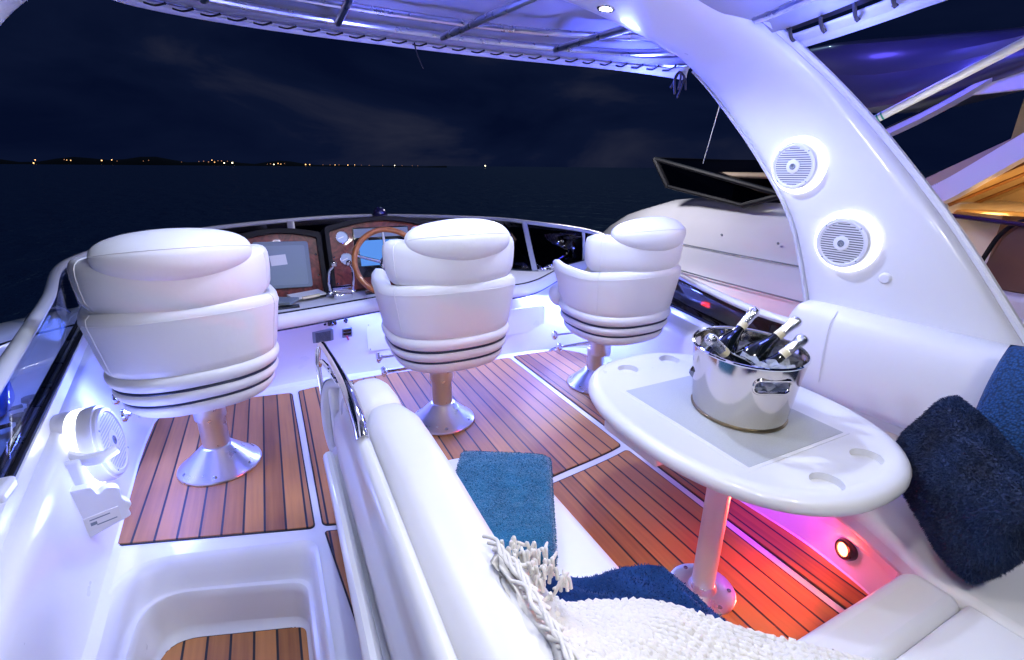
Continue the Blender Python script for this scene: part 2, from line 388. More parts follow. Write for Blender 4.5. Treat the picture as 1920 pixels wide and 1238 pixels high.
# port coaming: foot x f(y), ledge edge L(y)
port = tag(empty('side_coaming'), 'white moulded boat side left of the nearest stool, with black window track', 'boat side')
def pfoot(y): return -.645 - .075*min(1, max(0, (y-1.4)/1.2))
def pedge(y): return -.706 - .142*(y-1.6)
st = []
for k in range(26):
    y = -.4 + 4.3*k/25
    f = pfoot(y); e_ = pedge(max(y, .9)); 
    st.append((y, [(f+.03,-.004),(f,.012),(f-.016,.05),(f-.5*(f-e_)*.7,.22),(e_+.032,.38),(e_+.022,.43),(e_+.010,.446),(e_-.002,.452),(e_-.018,.455),(e_-.022,.47),(e_-.025,.50),(e_-.034,.505),(e_-.082,.503),(e_-.095,.48),(e_-.10,.25),(e_-.10,-.4)]))
section_loft(st, 'moulded_side', GEL, port)
a0, a1 = 1.62, 3.75
for off, nm in ((-.036,'outer'),(-.074,'inner')):
    t_ = MB(); pth = [(pedge(y)+off, y, .512) for y in (a0, 2.3, 3.0, a1)]
    t_.tube(pth, .011, 8, flat=.7); t_.build('window_track', BLACK, port)
t_ = MB(); t_.tube([(pedge(y)-.055, y, .511) for y in (a0,2.3,3.0,a1)], .008, 8); t_.build('track_insert', ALU, port)
MB().box((pedge(a0)-.10,1.52,.495),(pedge(a0)-.012,1.615,.535)).build('track_end', GEL, port, bevel=.012)

# starboard coaming forward of the settee
stbd = tag(empty('side_coaming'), 'white moulded boat side behind the farthest stool, below the smoked window', 'boat side')
def sedge(y): return 1.76 + .205*y
st = []
for k in range(22):
    y = 1.22 + 2.28*k/21; e_ = sedge(y); f = min(2.12, e_-.05)
    st.append((y, [(f-.03,-.004),(f,.015),(f+.01,.06),(e_-.06,.38),(e_-.045,.42),(e_-.02,.44),(e_+.03,.447),(e_+.045,.46),(e_+.05,.495),(e_+.07,.50),(e_+.26,.50),(e_+.30,.46),(e_+.34,-.3)]))
section_loft(st, 'moulded_side', GEL, stbd)
t_ = MB(); t_.tube([(sedge(y)+.052, y, .507) for y in (1.28,1.5,2.4,3.4)], .011, 8); t_.build('window_track', BLACK, stbd)
t_ = MB(); t_.tube([(sedge(y)+.085, y, .506) for y in (1.28,1.5,2.4,3.4)], .010, 8); t_.build('track_insert', ALU, stbd)

# ------------------------------------------------------------------ windscreen
ws = tag(empty('windscreen'), 'smoked wraparound windscreen topped by a pale grey rail around the helm', 'windscreen')
base = cat([(-.764,1.62,.51),(-.903,2.6,.51),(-1.035,3.55,.51),(-.75,4.05,.50),(.0,4.35,.50),(.8,4.45,.50),(1.5,4.1,.50),(2.02,3.58,.50),(2.55,3.62,.50),(2.62,3.2,.505),(2.32,2.3,.505),(2.10,1.3,.505),(2.02,.9,.505)], 10)
railp = [(-.34,-.35,.79),(-.52,.65,.795),(-.615,1.15,.80),(-.705,1.64,.80),(-.88,2.6,.80),(-1.083,3.652,.80),(-.76,4.25,.845),(-.03,4.63,.88),(.86,4.90,.88),(1.85,4.38,.87),(2.17,3.90,.86),(2.50,3.45,.815),(2.44,2.95,.765),(2.17,2.03,.725),(2.02,1.50,.712),(2.03,1.25,.70),(2.06,1.15,.69)]
rail = cat(railp, 10)
t_ = MB(); t_.tube(rail, .023, 12, flat=.8); t_.build('rail', TUBEW, ws)
def sub_path(P, a, b, n):
    """n points of polyline P between arclength fractions a and b"""
    d = [0]
    for i in range(1, len(P)): d.append(d[-1]+(P[i]-P[i-1]).length)
    out = []
    for k in range(n):
        s = (a+(b-a)*k/(n-1))*d[-1]; i = 0
        while i < len(d)-2 and d[i+1] < s: i += 1
        t = (s-d[i])/max(1e-9, d[i+1]-d[i]); out.append(P[i].lerp(P[i+1], t))
    return out
def pane(top, bot, name, m):
    rings = []
    for a, b in zip(top, bot): rings.append([a.lerp(b, t) for t in (.03,.25,.5,.75,1)])
    o = MB().loft(rings, closed=False, cap=False).build(name, m, ws); s_ = o.modifiers.new('t', 'SOLIDIFY'); s_.thickness = .006
# matching rail/base spans
def near(P, q): return min(range(len(P)), key=lambda i: (P[i]-V(q)).length)
def span(P, q0, q1):
    i, j = near(P, q0), near(P, q1); return sub_path(P[i:j+1], 0, 1, 16)
knots = [((-.70,1.64,.80),(-.764,1.62,.51)),((-1.083,3.652,.80),(-1.035,3.55,.51)),((-.03,4.63,.88),(.0,4.35,.50)),((.86,4.90,.88),(.8,4.45,.50)),((1.97,4.2,.87),(2.02,3.58,.50)),((2.50,3.45,.815),(2.55,3.62,.50)),((2.03,1.25,.70),(2.10,1.3,.505))]
for i in range(len(knots)-1):
    pane(span(rail, knots[i][0], knots[i+1][0]), span(base, knots[i][1], knots[i+1][1]), 'glass_pane', CLEARISH if i == 0 else SMOKED)
for (tp_, bp_), wd in zip(((( -1.083,3.652,.79),(-1.035,3.55,.51)),((.16,4.70,.87),(.14,4.38,.50)),((1.20,4.78,.87),(1.1,4.35,.50)),((2.10,3.98,.86),(1.99,3.56,.50)),((2.46,3.55,.82),(2.53,3.62,.50))),(.022,.035,.026,.024,.028)):
    m_ = MB(); m_.tube([tp_, (V(tp_)+V(bp_))/2, bp_], wd, 8, flat=.5); m_.build('stanchion', TUBEW, ws)

# ------------------------------------------------------------------ helm console
con = tag(empty('helm_console', (0,0,0)), 'white helm console with burl wood panels, instruments and steering wheel', 'helm console')
lipx = [(-.66,2.74),(-.45,2.755),(-.03,2.81),(.2,2.86),(.5,2.94),(.75,2.985),(1.0,2.97),(1.25,2.91),(1.46,2.88),(1.62,2.93),(1.78,3.04),(1.95,3.18),(2.15,3.33),(2.42,3.46)]
lip = cat([(x,y,0) for x,y in lipx], 5)
front = cat([(-.72,3.55,0),(-.60,3.98,0),(0,4.28,0),(.8,4.38,0),(1.5,4.03,0),(1.99,3.52,0),(2.3,3.52,0),(2.52,3.55,0)], 9)
rl = sub_path(lip, 0, 1, 60); rf = sub_path(front, 0, 1, 60)
def outw(i):
    a = rl[min(i+1, 59)]-rl[max(i-1, 0)]; return V((a.y, -a.x, 0)).normalized()   # towards the cockpit (aft)
rings = []
for i in range(60):
    p, q, o_ = rl[i], rf[i], outw(i); u = (q-p)
    rings.append([q+V((0,0,.497)), p+u*.6+V((0,0,.525)), p+u*.25+V((0,0,.555)), p+u*.05+V((0,0,.572)), p+V((0,0,.577))])
MB().loft(rings, closed=False, cap=False).build('dash_top', GELM, con)
rings = []
for i in range(60):
    p, o_ = rl[i], outw(i)
    prof = [(0,.5765),(.012,.574),(.030,.560),(.040,.535),(.036,.508),(.020,.490),(-.02,.482),(-.10,.484)]
    rings.append([p+o_*a+V((0,0,z)) for a, z in prof])
MB().loft(rings, closed=False, cap=False).build('padded_lip', VINYL, con, sub=1)
m_ = MB(); m_.tube([rl[i]+outw(i)*.002+V((0,0,.579)) for i in range(60)], .0045, 6); m_.build('lip_piping', BLACK, con)
m_ = MB(); m_.tube([rl[i]+outw(i)*.012+V((0,0,.486)) for i in range(60)], .0045, 6); m_.build('lip_seam', PIPING, con)
# fascia wall below the lip
ft = [(-.70,3.02),(-.4,3.08),(.0,3.16),(.5,3.13),(.9,3.10),(1.35,3.04),(1.7,3.0),(1.95,2.95),(2.1,2.85),(2.2,2.6)]
fb = cat([(x,y,0) for x,y in ft], 6); fp = sub_path(fb, 0, 1, 50); fu = sub_path(lip, 0.02, .93, 50)
rings = []
for i in range(50):
    b = fp[i]; t = fu[i].copy(); t.y += .10; t.z = .486
    up = b+V((0,.0,0))
    rings.append([b+V((0,-.035,-.003)), b+V((0,-.006,.015)), b+V((0,.0,.05)), b.lerp(t, .12)+V((0,.005,.10)), b.lerp(t, .35)+V((0,.0,.14)), b.lerp(t, .75)+V((0,0,.06)), t+V((0,0,.0))])
MB().loft(rings, closed=False, cap=False).build('fascia', GEL, con)
# small fittings on the fascia, placed a few mm proud of it
def fasc(x, z):
    i = min(range(50), key=lambda k: abs(fp[k].x+(fu[k].x-fp[k].x)*z/.486-x)); b = rings[i]
    for a, c in zip(b, b[1:]):
        if a.z <= z <= c.z: return a.lerp(c, (z-a.z)/(c.z-a.z))
    return b[3]
def plate(name, x, z, wd, hg, m, th=.006, r=.006, parent=None, lift=.0):
    i = min(range(50), key=lambda k: abs(fp[k].x+(fu[k].x-fp[k].x)*z/.486-x)); rg_ = rings[i]; p = fasc(x, z)
    up = next(((c-a) for a, c in zip(rg_, rg_[1:]) if a.z <= z <= c.z), V((0,0,1))); up.x = 0; up.normalize(); n_ = V((.03,-1,0)).normalized(); n_ = (n_-up*n_.dot(up)).normalized(); x_ = up.cross(n_).normalized()
    M = Matrix((x_*1, up, n_)).transposed().to_4x4(); M.translation = V((x, p.y, z))+n_*lift
    return MB().prism(roundpoly([(-wd/2,-hg/2),(wd/2,-hg/2),(wd/2,hg/2),(-wd/2,hg/2)], r, 3), -.012, th, M).build(name, m, parent or con, bevel=.0015, seg=1), M
sp, M = plate('vent_speaker', .205, .325, .125, .125, GREYPL, .008)
m_ = MB()
for k in range(9): m_.box((-.045,-.045+k*.011,.0075),(.045,-.041+k*.011,.0095), M)
m_.build('grille_slats', BLACK, sp)
sk, M = plate('power_socket', .262, .425, .052, .036, GLOSSBLACK, .010, .010)
m_ = MB(); m_.lathe([(.012,.009),(.012,.016),(.008,.0162),(.008,.010)], 16, M); m_.build('socket_ring', SCREW, sk)
MB().box((-.018,.024,.0),(.018,.029,.004), M).build('socket_caption', BLACK, sk)
sk, M = plate('toggle_switch', .345, .425, .026, .026, GLOSSBLACK, .007, .012)
m_ = MB(); m_.lathe([(.008,.006),(.006,.022),(.001,.024)], 12, M); m_.build('toggle_lever', BLACK, sk)
MB().box((-.018,.021,.0),(.018,.026,.004), M).build('switch_caption', BLACK, sk)
sk, M = plate('push_button', .220, .422, .016, .016, BLACK, .007, .008)
pn, M = plate('breaker_panel', .352, .325, .062, .080, GREYPL, .004, .003)
for dz in (.022, -.006): MB().box((-.025,dz-.010,.003),(.025,dz+.011,.0065), M).build('breaker_window', GLOSSBLACK, pn)
m_ = MB(); m_.tube([M @ V((-.004,-.022,.006)), M @ V((0,-.035,.014)), M @ V((.006,-.055,.012))], .006, 8); m_.build('red_pull_tag', PINK, pn)
for x, z, wd, hg in ((.56,.27,.17,.22),(1.58,.265,.40,.20)):
    h_, M = plate('locker_hatch', x, z, wd, hg, GEL, .006, .03)
    for sx in (-1,1):
        for sy in (-1,1):
            q = M @ V((sx*(wd/2-.015), sy*(hg/2-.02), .005)); m_ = MB(); m_.lathe([(.004,0),(.004,.003),(.001,.004)], 8, axisM(q, (0,-1,.1))); m_.build('screw', SCREW, h_)
# LED strip tucked under the lip
m_ = MB(); m_.tube([rl[i]+V((0,.02,.478)) for i in range(6, 58)], .005, 6); m_.build('led_strip', BLUE_LED, con)

# binnacles: hoods + wood panels + screens. local frame: x across, z up the tilted face, normal aft
def face_frame(x, y, z, tilt, yaw=0):
    return Matrix.Translation((x,y,z)) @ Matrix.Rotation(yaw, 4, 'Z') @ Matrix.Rotation(radians(-tilt), 4, 'X') @ Matrix.Rotation(radians(90), 4, 'X')
def arch_poly(wd, hg, rise, r, n=14):
    pts = [(-wd/2, 0), (wd/2, 0), (wd/2, hg)]
    top = [(wd/2 - wd*k/n, hg + rise*sin(pi*k/n)) for k in range(1, n)]
    return pts + top + [(-wd/2, hg)]
def binnacle(x, y, z, wd, hg, rise, tilt, depth):
    F = face_frame(x, y, z, tilt)
    outer = roundpoly(arch_poly(wd, hg, rise, 0), [0,0,.05]+[0]*13+[.05], 4); inner = roundpoly(arch_poly(wd-.06, hg-.03, rise, 0), [0,0,.045]+[0]*13+[.045], 4)
    h = MB(); ro = [[F @ V((p[0], p[1], d)) for p in outer] for d in (-depth, .035)]; 
    n = len(outer)
    mid = [F @ V((p[0]*.985, p[1]*.99, .047)) for p in outer]
    rin = [[F @ V((p[0], p[1]+.0, d)) for p in inner] for d in (.045, .0)]
    h.loft(ro+[mid]+rin, cap=False); h.add(ro[0], [tuple(range(n))])
    h.build('instrument_hood', HOOD, con, smooth=50)
    wpan = MB().prism(roundpoly(arch_poly(wd-.062, hg-.032, rise, 0), [0,0,.04]+[0]*13+[.04], 4), -.004, .004, F).build('wood_panel', BURL, con, smooth=30)
    return F, wpan
F1, wp1 = binnacle(.03, 3.22, .565, .50, .385, .035, 12, .25)
F2, wp2 = binnacle(.66, 3.24, .565, .72, .415, .055, 12, .30)
def stud(F, x, y, par, r=.006):
    m_ = MB(); m_.lathe([(r,.003),(r,.007),(r*.5,.010),(.0005,.0105)], 10, F @ Matrix.Translation((x,y,0))); m_.build('screw', SCREW, par)
for x, y in ((-.2,.37),(0,.40),(.2,.37),(.205,.25),(.205,.12),(-.205,.2)): stud(F1, x, y, wp1)
for x, y in ((-.315,.40),(-.315,.22),(-.16,.44),(.0,.46),(.315,.40),(-.315,.05)): stud(F2, x, y, wp2)
# grey plotter cover with blank label
cv = MB().prism(roundpoly([(-.155,.055),(.16,.055),(.155,.34),(-.155,.34)], .02, 4), .004, .030, F1 @ Matrix.Rotation(radians(-2),4,'Z')).build('plotter_cover', GREYPL, con, bevel=.006)
MB().prism(roundpoly([(-.135,.075),(.135,.075),(.132,.315),(-.135,.315)], .012, 3), .0295, .0325, F1 @ Matrix.Rotation(radians(-2),4,'Z')).build('cover_panel', mat('cover_face',(.24,.29,.32),.55,bump=[(500,.1,.0006)]), cv, bevel=.002)
MB().prism([(-.055,.195),(.035,.20),(.030,.262),(-.06,.257)], .0322, .034, F1).build('blank_label', PAPER, cv)
# gauges
def gauge(F, x, y, r):
    M = F @ Matrix.Translation((x, y, 0))
    m_ = MB(); m_.lathe([(r*1.12,.002),(r*1.12,.012),(r*1.04,.018),(r*.95,.017),(r*.93,.010)], 32, M); g = m_.build('gauge', CHROME, con)
    m_ = MB(); m_.lathe([(r*.94,.006),(r*.94,.010),(.001,.0105)], 32, M); m_.build('gauge_dial', MIRROR, g)
    m_ = MB(); m_.box((-.003,-.01,.0106),(.003,r*.75,.0125), M @ Matrix.Rotation(radians(110),4,'Z')); m_.build('needle', PAPER, g)
gauge(F2, -.252, .345, .037); gauge(F2, -.243, .205, .037); gauge(F2, .235, .36, .034)
# display unit with lit screen
du = MB().prism(roundpoly([(-.185,.075),(.185,.075),(.185,.40),(-.185,.40)], .015, 3), .004, .022, F2).build('display_unit', GLOSSBLACK, con, bevel=.004)
MB().box((-.178,.335,.0215),(.178,.392,.024), F2).build('display_visor', GREYPL, du)
MB().box((-.155,.15,.0215),(.045,.315,.0235), F2).build('screen', SCREENBLUE, du)
MB().box((.046,.15,.0215),(.105,.315,.0236), F2).build('screen_sidebar', SCREENPALE, du)
MB().box((-.155,.318,.0215),(-.09,.326,.0235), F2).build('screen_menu', GREYPL, du)
for k in range(4):
    m_ = MB(); m_.lathe([(.011,.02),(.011,.030),(.008,.032),(.0005,.032)], 14, F2 @ Matrix.Translation((.15,.16+k*.045,0))); m_.build('display_button', GREYPL, du)
# steering wheel
wc = V((.61,2.90,.80)); ax = V((-.05,-.93,.36)).normalized(); MW = axisM(wc, ax, (1,0,0))
sw_ = MB(); sw_.tube([MW @ V((.195*cos(2*pi*k/64), .195*sin(2*pi*k/64), 0)) for k in range(64)], .0165, 12, loop=True); wh = sw_.build('steering_wheel', WHEELWOOD, con)
m_ = MB(); 
for k in range(5):
    a = 2*pi*k/5+.35; m_.tube([MW @ V((.02*cos(a),.02*sin(a),-.05)), MW @ V((.10*cos(a),.10*sin(a),-.03)), MW @ V((.188*cos(a),.188*sin(a),0))], [.011,.009,.007], 8)
m_.build('wheel_spokes', CHROME, wh)
m_ = MB(); m_.lathe([(.035,-.06),(.045,-.045),(.04,-.03),(.02,-.02),(.001,-.018)], 24, MW); m_.build('wheel_hub', CHROME, wh)
m_ = MB(); m_.tube([MW @ V((0,0,-.06)), MW @ V((0,0,-.30))], .03, 16); m_.build('steering_column', GLOSSBLACK, con)
# throttles
tb = MB().box((-.055,-.06,0),(.055,.06,.035), Matrix.Translation((.345,3.06,.570))).build('throttle_control', CHROME, con, bevel=.008)
m_ = MB(); m_.tube([(.29,3.06,.605),(.40,3.06,.605)], .042, 24); m_.build('throttle_drum', CHROME, tb)
for sx in (-1,1):
    m_ = MB(); m_.tube(cat([(.345+sx*.062,3.055,.605),(.345+sx*.072,3.045,.67),(.345+sx*.066,3.00,.745),(.345+sx*.045,2.95,.79)], 6), .0075, 8); m_.build('throttle_lever', CHROME, tb)
    m_ = MB(); m_.lathe([(.001,-.018),(.013,-.013),(.017,0),(.013,.013),(.001,.018)], 14, Matrix.Translation((.345+sx*.042,2.945,.80))); m_.build('throttle_knob', STEEL, tb)
    m_ = MB(); m_.lathe([(.001,-.014),(.014,-.012),(.017,0),(.014,.012),(.001,.014)], 14, axisM((.345+sx*.065,3.06,.60),(1,0,0))); m_.build('lever_hub', CHROME, tb)
for x, y, wd, dp in ((.22,3.16,.075,.05),(.53,3.08,.085,.05),(.03,2.93,.12,.04)):
    MB().box((x-wd/2,y-dp/2,.565),(x+wd/2,y+dp/2,.583)).build('switch_panel', GLOSSBLACK, con, bevel=.002)
# compass dome
m_ = MB(); m_.lathe([(.055,0),(.055,.02),(.045,.03),(.042,.05),(.025,.068),(.001,.075)], 24, Matrix.Translation((.70,3.50,1.0))); m_.build('compass', mat('compass_dome',(.02,.015,.05),.08,coat=.8), con)
# teak corner panel and cupholders on the dash
MB().box((1.30,3.05,.55),(1.42,3.25,.572)).build('dash_inlay', BURL, con, bevel=.003)
for x, y in ((1.95,3.33),(2.06,3.40)):
    m_ = MB(); m_.lathe([(.055,0),(.057,.012),(.046,.014),(.042,.008),(.040,-.01),(.001,-.012)], 28, Matrix.Translation((x,y,.552))); m_.build('cup_holder', CHROME, con)
m_ = MB(); m_.tube(cat([(1.93,3.28,.55),(1.93,3.27,.60),(2.04,3.33,.605),(2.13,3.42,.60),(2.13,3.43,.55)],5), .007, 8); m_.build('dash_grab_rail', CHROME, con)

# things lying on the dash
nb = MB().box((-.10,-.05,0),(.10,.05,.012), Matrix.Translation((.145,3.13,.585)) @ Matrix.Rotation(radians(22),4,'Z') @ Matrix.Rotation(radians(4),4,'X')).build('paper_stack', PAPER, bevel=.002)
tag(nb, 'white papers lying on the dash below the grey plotter cover', 'papers')
fo = MB().box((-.055,-.006,0),(.055,.006,.018), Matrix.Translation((.165,3.06,.584)) @ Matrix.Rotation(radians(22),4,'Z')).build('cream_notepad', CREAM, bevel=.003)
tag(fo, 'cream notepad in front of the white papers on the dash', 'notepad')
lp = MB().box((-.09,-.06,0),(.09,.06,.02), Matrix.Translation((-.01,3.02,.585)) @ Matrix.Rotation(radians(-28),4,'Z')).build('grey_case', GREYPL, bevel=.005)
tag(lp, 'grey case on the dash beside the left stool back', 'case')

# ------------------------------------------------------------------ helm chairs
def hring(phi, e=2.5, a=1., bk=1., fr=1.):
    """unit plan outline of the chair, phi from -90deg = back"""
    c, s = cos(phi), sin(phi); return V((a*sgnpow(c, 2/e), (bk if s < 0 else fr)*sgnpow(s, 2/e), 0))
def make_chair():
    root = empty('helm_chair')
    # pedestal
    m_ = MB(); m_.lathe([(.172,0),(.174,.006),(.172,.012),(.155,.022),(.085,.088),(.070,.102),(.063,.110),(.060,.112)], 48); pb = m_.build('pedestal_base', ALU, root)
    for k in range(6):
        a = 2*pi*k/6+.3; M = axisM((.148*cos(a),.148*sin(a),.022),(cos(a)*.55,sin(a)*.55,1)); m_ = MB(); m_.lathe([(.010,-.006),(.010,.004),(.006,.006),(.001,.006)], 10, M); m_.build('bolt', SCREW, pb)
    m_ = MB(); m_.lathe([(.055,.10),(.055,.25),(.056,.252)], 40); m_.build('post', ALU, root)
    m_ = MB(); m_.lathe([(.062,.25),(.064,.255),(.064,.385),(.06,.398),(.05,.405)], 40); m_.build('post_sleeve', ALU, root)
    sp_ = MB().box((-.08,-.17,.400),(.08,.17,.425)).box((-.14,-.20,.408),(.15,-.10,.430)).build('slide_plate', ALU, root, bevel=.004)
    for sx in (-.11,.12):
        m_ = MB(); m_.lathe([(.009,0),(.009,.003),(.001,.004)], 10, axisM((sx,-.20,.419),(0,-1,0))); m_.build('bolt', SCREW, sp_)
    for (x0,y0,z0),(x1,y1,z1) in (((-.08,.05,.395),(-.30,.06,.405)),((-.05,.0,.345),(-.285,.03,.335))):
        m_ = MB(); m_.tube([(x0,y0,z0),(x1,y1,z1)], .006, 8); lv = m_.build('adjust_lever', CHROME, root)
        m_ = MB(); m_.lathe([(.008,0),(.012,.008),(.027,.018),(.028,.028),(.020,.034),(.001,.036)], 20, axisM((x1+.01,y1,z1),(-1,.05,0))); m_.build('lever_knob', CHROME, lv)
    m_ = MB(); m_.tube(cat([(.0,.05,.30),(-.1,.16,.27),(-.2,.20,.255),(-.27,.17,.26)],5), .008, 8); m_.build('foot_loop', CHROME, root)
    # seat: three stacked rolls, slid back on the pedestal
    n = 56; BK = V((0,-.11,0))
    def roll(z0, z1, a0, a1):
        rings = []; h = z1-z0
        for t, ins in ((0,.035),(.06,.014),(.18,.003),(.4,-.003),(.62,-.003),(.84,.004),(.95,.014),(1,.032)):
            a = a0+(a1-a0)*t-ins
            rings.append([BK+hring(2*pi*k/n, 2.5, a, a*.92, a*1.15)+V((0,0,z0+h*t)) for k in range(n)])
        return rings
    st_ = MB(); st_.loft(roll(.424,.490,.248,.280)); st = st_.build('seat_base_roll', VINYL, root, smooth=60)
    st_ = MB(); st_.loft(roll(.490,.548,.280,.296)); st_.build('seat_middle_roll', VINYL, root, smooth=60)
    st_ = MB(); st_.loft(roll(.548,.614,.296,.304)); st_.build('seat_upper_roll', VINYL, root, smooth=60)
    for z, a in ((.490,.261),(.548,.278)):
        m_ = MB(); m_.tube([BK+hring(2*pi*k/n, 2.5, a+.007, (a+.007)*.92, (a+.007)*1.15)+V((0,0,z)) for k in range(n)], .0055, 8, loop=True); m_.build('piping', PIPING, root)
    cu = [[V((p[0], p[1]-.02, z)) for p in superell(.245*s, .29*s, 3.2, 40)] for z, s in ((.60,.9),(.64,1.0),(.685,1.0),(.712,.95),(.722,.8),(.724,.4))]
    m_ = MB(); m_.loft(cu); m_.build('seat_cushion', VINYL, root, smooth=60)
    m_ = MB(); m_.tube([(x, .275-.04*(x/.2)**2, .60) for x in [-.22+.44*k/12 for k in range(13)]], [.03,.07,.078]+[.08]*7+[.078,.07,.03], 16); m_.build('front_bolster', VINYL, root, smooth=60)
    # barrel shell: swept round the back, open at the front
    rings = []; K = 46
    for k in range(K+1):
        u = k/K; phi = radians(46-272*u)               # right arm -> back -> left arm
        f = abs(u-.5)*2                                 # 0 back .. 1 arm tip
        endf = 1.0 if f < .93 else max(.12, sqrt(max(0, 1-((f-.93)/.07)**2)))
        ztop = .870 - .030*min(1, (f/.55)**2) + (.012*max(0, (f-.62)/.38))
        zbot = .604
        lo = hring(phi, 2.5, .298, .272, .30); hi = hring(phi, 2.5, .336, .316, .44)
        nrm = V((lo.x, lo.y, 0)).normalized(); th = .078*(1-.10*f); zc = (ztop+zbot)/2; sec = []
        for d, t in [(.18,0),(.03,.05),(0,.16),(0,.4),(0,.7),(0,.85),(.10,.95),(.32,1.0),(.68,1.0),(.92,.94),(1,.82),(1,.6),(1,.35),(.9,.08),(.6,0)]:
            p = lo.lerp(hi, t**1.1) - nrm*(d*th); z = zbot+(ztop-zbot)*t
            sec.append(BK+V((p.x, p.y, zc+(z-zc)*endf)))
        cen = sum(sec, V((0,0,0)))/len(sec)
        if endf < 1: sec = [V((cen.x+(s_.x-cen.x)*(.35+.65*endf), cen.y+(s_.y-cen.y)*(.35+.65*endf), s_.z)) for s_ in sec]
        rings.append(sec)
    m_ = MB(); m_.loft(rings); m_.build('barrel_back', VINYL, root, smooth=70)
    seamM = MB()
    for k in (13, K-13): seamM.tube([p for p in rings[k][1:8]], .0020, 5)
    seamM.tube([r_[5] for r_ in rings[3:K-2]], .0016, 5)
    seamM.build('shell_seam', WELT, root)
    # bolster above the shell
    rings = []; K = 34
    for k in range(K+1):
        u = k/K; phi = radians(-6-168*u); f = abs(u-.5)*2
        endf = 1.0 if f < .78 else max(.08, sqrt(max(0, 1-((f-.78)/.22)**2)))
        c0 = hring(phi, 2.3, .258, .254, .18); nrm = V((c0.x, c0.y, 0)).normalized()
        ctr = BK+V((c0.x, c0.y, .938+.004*f)); hh = .102*(.50+.50*endf); tt = .066*(.30+.70*endf)
        rings.append([ctr + nrm*(tt*sgnpow(cos(2*pi*q_/22), .62)) + V((0,0,hh*sgnpow(sin(2*pi*q_/22), .66))) + nrm*(.012*sin(2*pi*q_/22)) for q_ in range(22)])
    m_ = MB(); m_.loft(rings); bo = m_.build('back_bolster', VINYL, root, smooth=70)
    for k in (5, K-5):
        m_ = MB(); m_.tube(rings[k], .0022, 5, loop=True); m_.build('seam', WELT, bo)
    # headrest: flat back, chamfered top
    prof = cat([(-.060,-.064,0),(-.078,-.030,0),(-.080,.006,0),(-.070,.026,0),(-.036,.052,0),(.008,.070,0),(.05,.072,0),(.080,.050,0),(.088,0,0),(.075,-.052,0),(.03,-.074,0),(-.03,-.076,0)], 3, closed=True)
    rings = []; K = 32
    for k in range(K+1):
        u = -1+2*k/K; x = .238*sin(u*pi/2); f = max(.02, sqrt(max(0, 1-(x/.2385)**2))); yc = -.268+1.0*x*x
        rings.append([BK+V((x, yc+p.x*f**.7, 1.048-.004*(1-f)+p.y*1.14*f**.85)) for p in prof])
    m_ = MB(); m_.loft(rings); hd = m_.build('headrest', VINYL, root, smooth=70)
    m_ = MB(); m_.tube([r_[9]+V((0,-.0005,.0005)) for r_ in rings[2:-2]], .0018, 5); m_.build('seam', WELT, hd)
    return root
ch = make_chair()
tag(ch, 'white padded pedestal helm seat nearest the left boat side', 'helm seat', 'row of white helm seats')
ch.location = (-.360, 2.345, .007); ch.rotation_euler.z = radians(9)
c2 = copy_tree(ch); c2.location = (.722, 2.30, .007); c2.rotation_euler.z = radians(1); tag(c2, 'white padded pedestal helm seat facing the wooden steering wheel', 'helm seat', 'row of white helm seats')
c3 = copy_tree(ch); c3.location = (1.765, 2.33, .007); c3.rotation_euler.z = radians(2)
for k_ in c3.children:
    if not k_.name.startswith(('pedestal_base','post')) or k_.name.startswith('post_sleeve'): k_.location = (.008,-.035,-.030); tag(c3, 'white padded pedestal helm seat beyond the table, beside the smoked side window', 'helm seat', 'row of white helm seats')

# ------------------------------------------------------------------ speaker on the left side
def speaker(root, M, r, halo=True, depth=.044, slot='slot_dark', sc=(.10,.10,.12)):
    """M: z axis points out of the mounting surface"""
    m_ = MB(); m_.lathe([(r*1.02,.012),(r*1.0,depth*.55),(r*1.0,depth*.86),(r*.96,depth),(r*.86,depth*1.02),(r*.83,depth*.93),(.001,depth*.93)], 48, M); m_.build('speaker_rim', GELM, root)
    m_ = MB()
    for k in range(17):
        y = -r*.76+k*r*1.52/16; h = sqrt(max(0,(r*.79)**2-y*y)); m_.box((-h,y-r*.018,depth*.92),(h,y+r*.018,depth*.955), M)
    m_.build('grille_slots', mat(slot, sc, .6) if slot not in bpy.data.materials else bpy.data.materials[slot], root)
    m_ = MB(); m_.lathe([(r*.30,depth*.9),(r*.30,depth*.99),(r*.27,depth*1.02),(r*.2,depth*1.03),(.001,depth*1.03)], 32, M); hb = m_.build('speaker_hub', GELM, root)
    m_ = MB(); m_.lathe([(r*.13,depth*1.02),(r*.13,depth*1.06),(r*.09,depth*1.06),(r*.09,depth*1.03)], 20, M); m_.build('hub_badge', GREYPL, hb)
    for k in range(4):
        a = pi/4+k*pi/2; m_ = MB(); m_.lathe([(r*.03,depth*1.0),(r*.03,depth*1.03),(.0005,depth*1.035)], 8, M @ Matrix.Translation((r*.905*cos(a),r*.905*sin(a),0))); m_.build('screw', GREYPL, root)
    if halo:
        m_ = MB(); m_.lathe([(r*1.20,-.012),(r*1.24,.004),(r*1.20,.009),(r*1.05,.010),(.01,.010)], 56, M); m_.build('light_ring', WHITE_GLOW, root)
ps = tag(empty('round_speaker'), 'round white speaker with glowing ring on the left boat side beside the nearest stool', 'speaker')
Mp = axisM((-.795,2.11,.325), (.97,.02,.12), (0,1,0))
m_ = MB(); m_.lathe([(.150,-.08),(.150,.03),(.145,.055),(.12,.056)], 40, Mp); m_.build('pod', GEL, ps)
m_ = MB(); m_.lathe([(.138,.056),(.147,.060),(.147,.084),(.138,.088),(.12,.088)], 40, Mp); m_.build('light_ring', WHITE_GLOW, ps)
m_ = MB(); m_.lathe([(.12,.086),(.144,.089),(.147,.12),(.143,.132),(.12,.133)], 40, Mp); m_.build('pod_collar', GEL, ps)
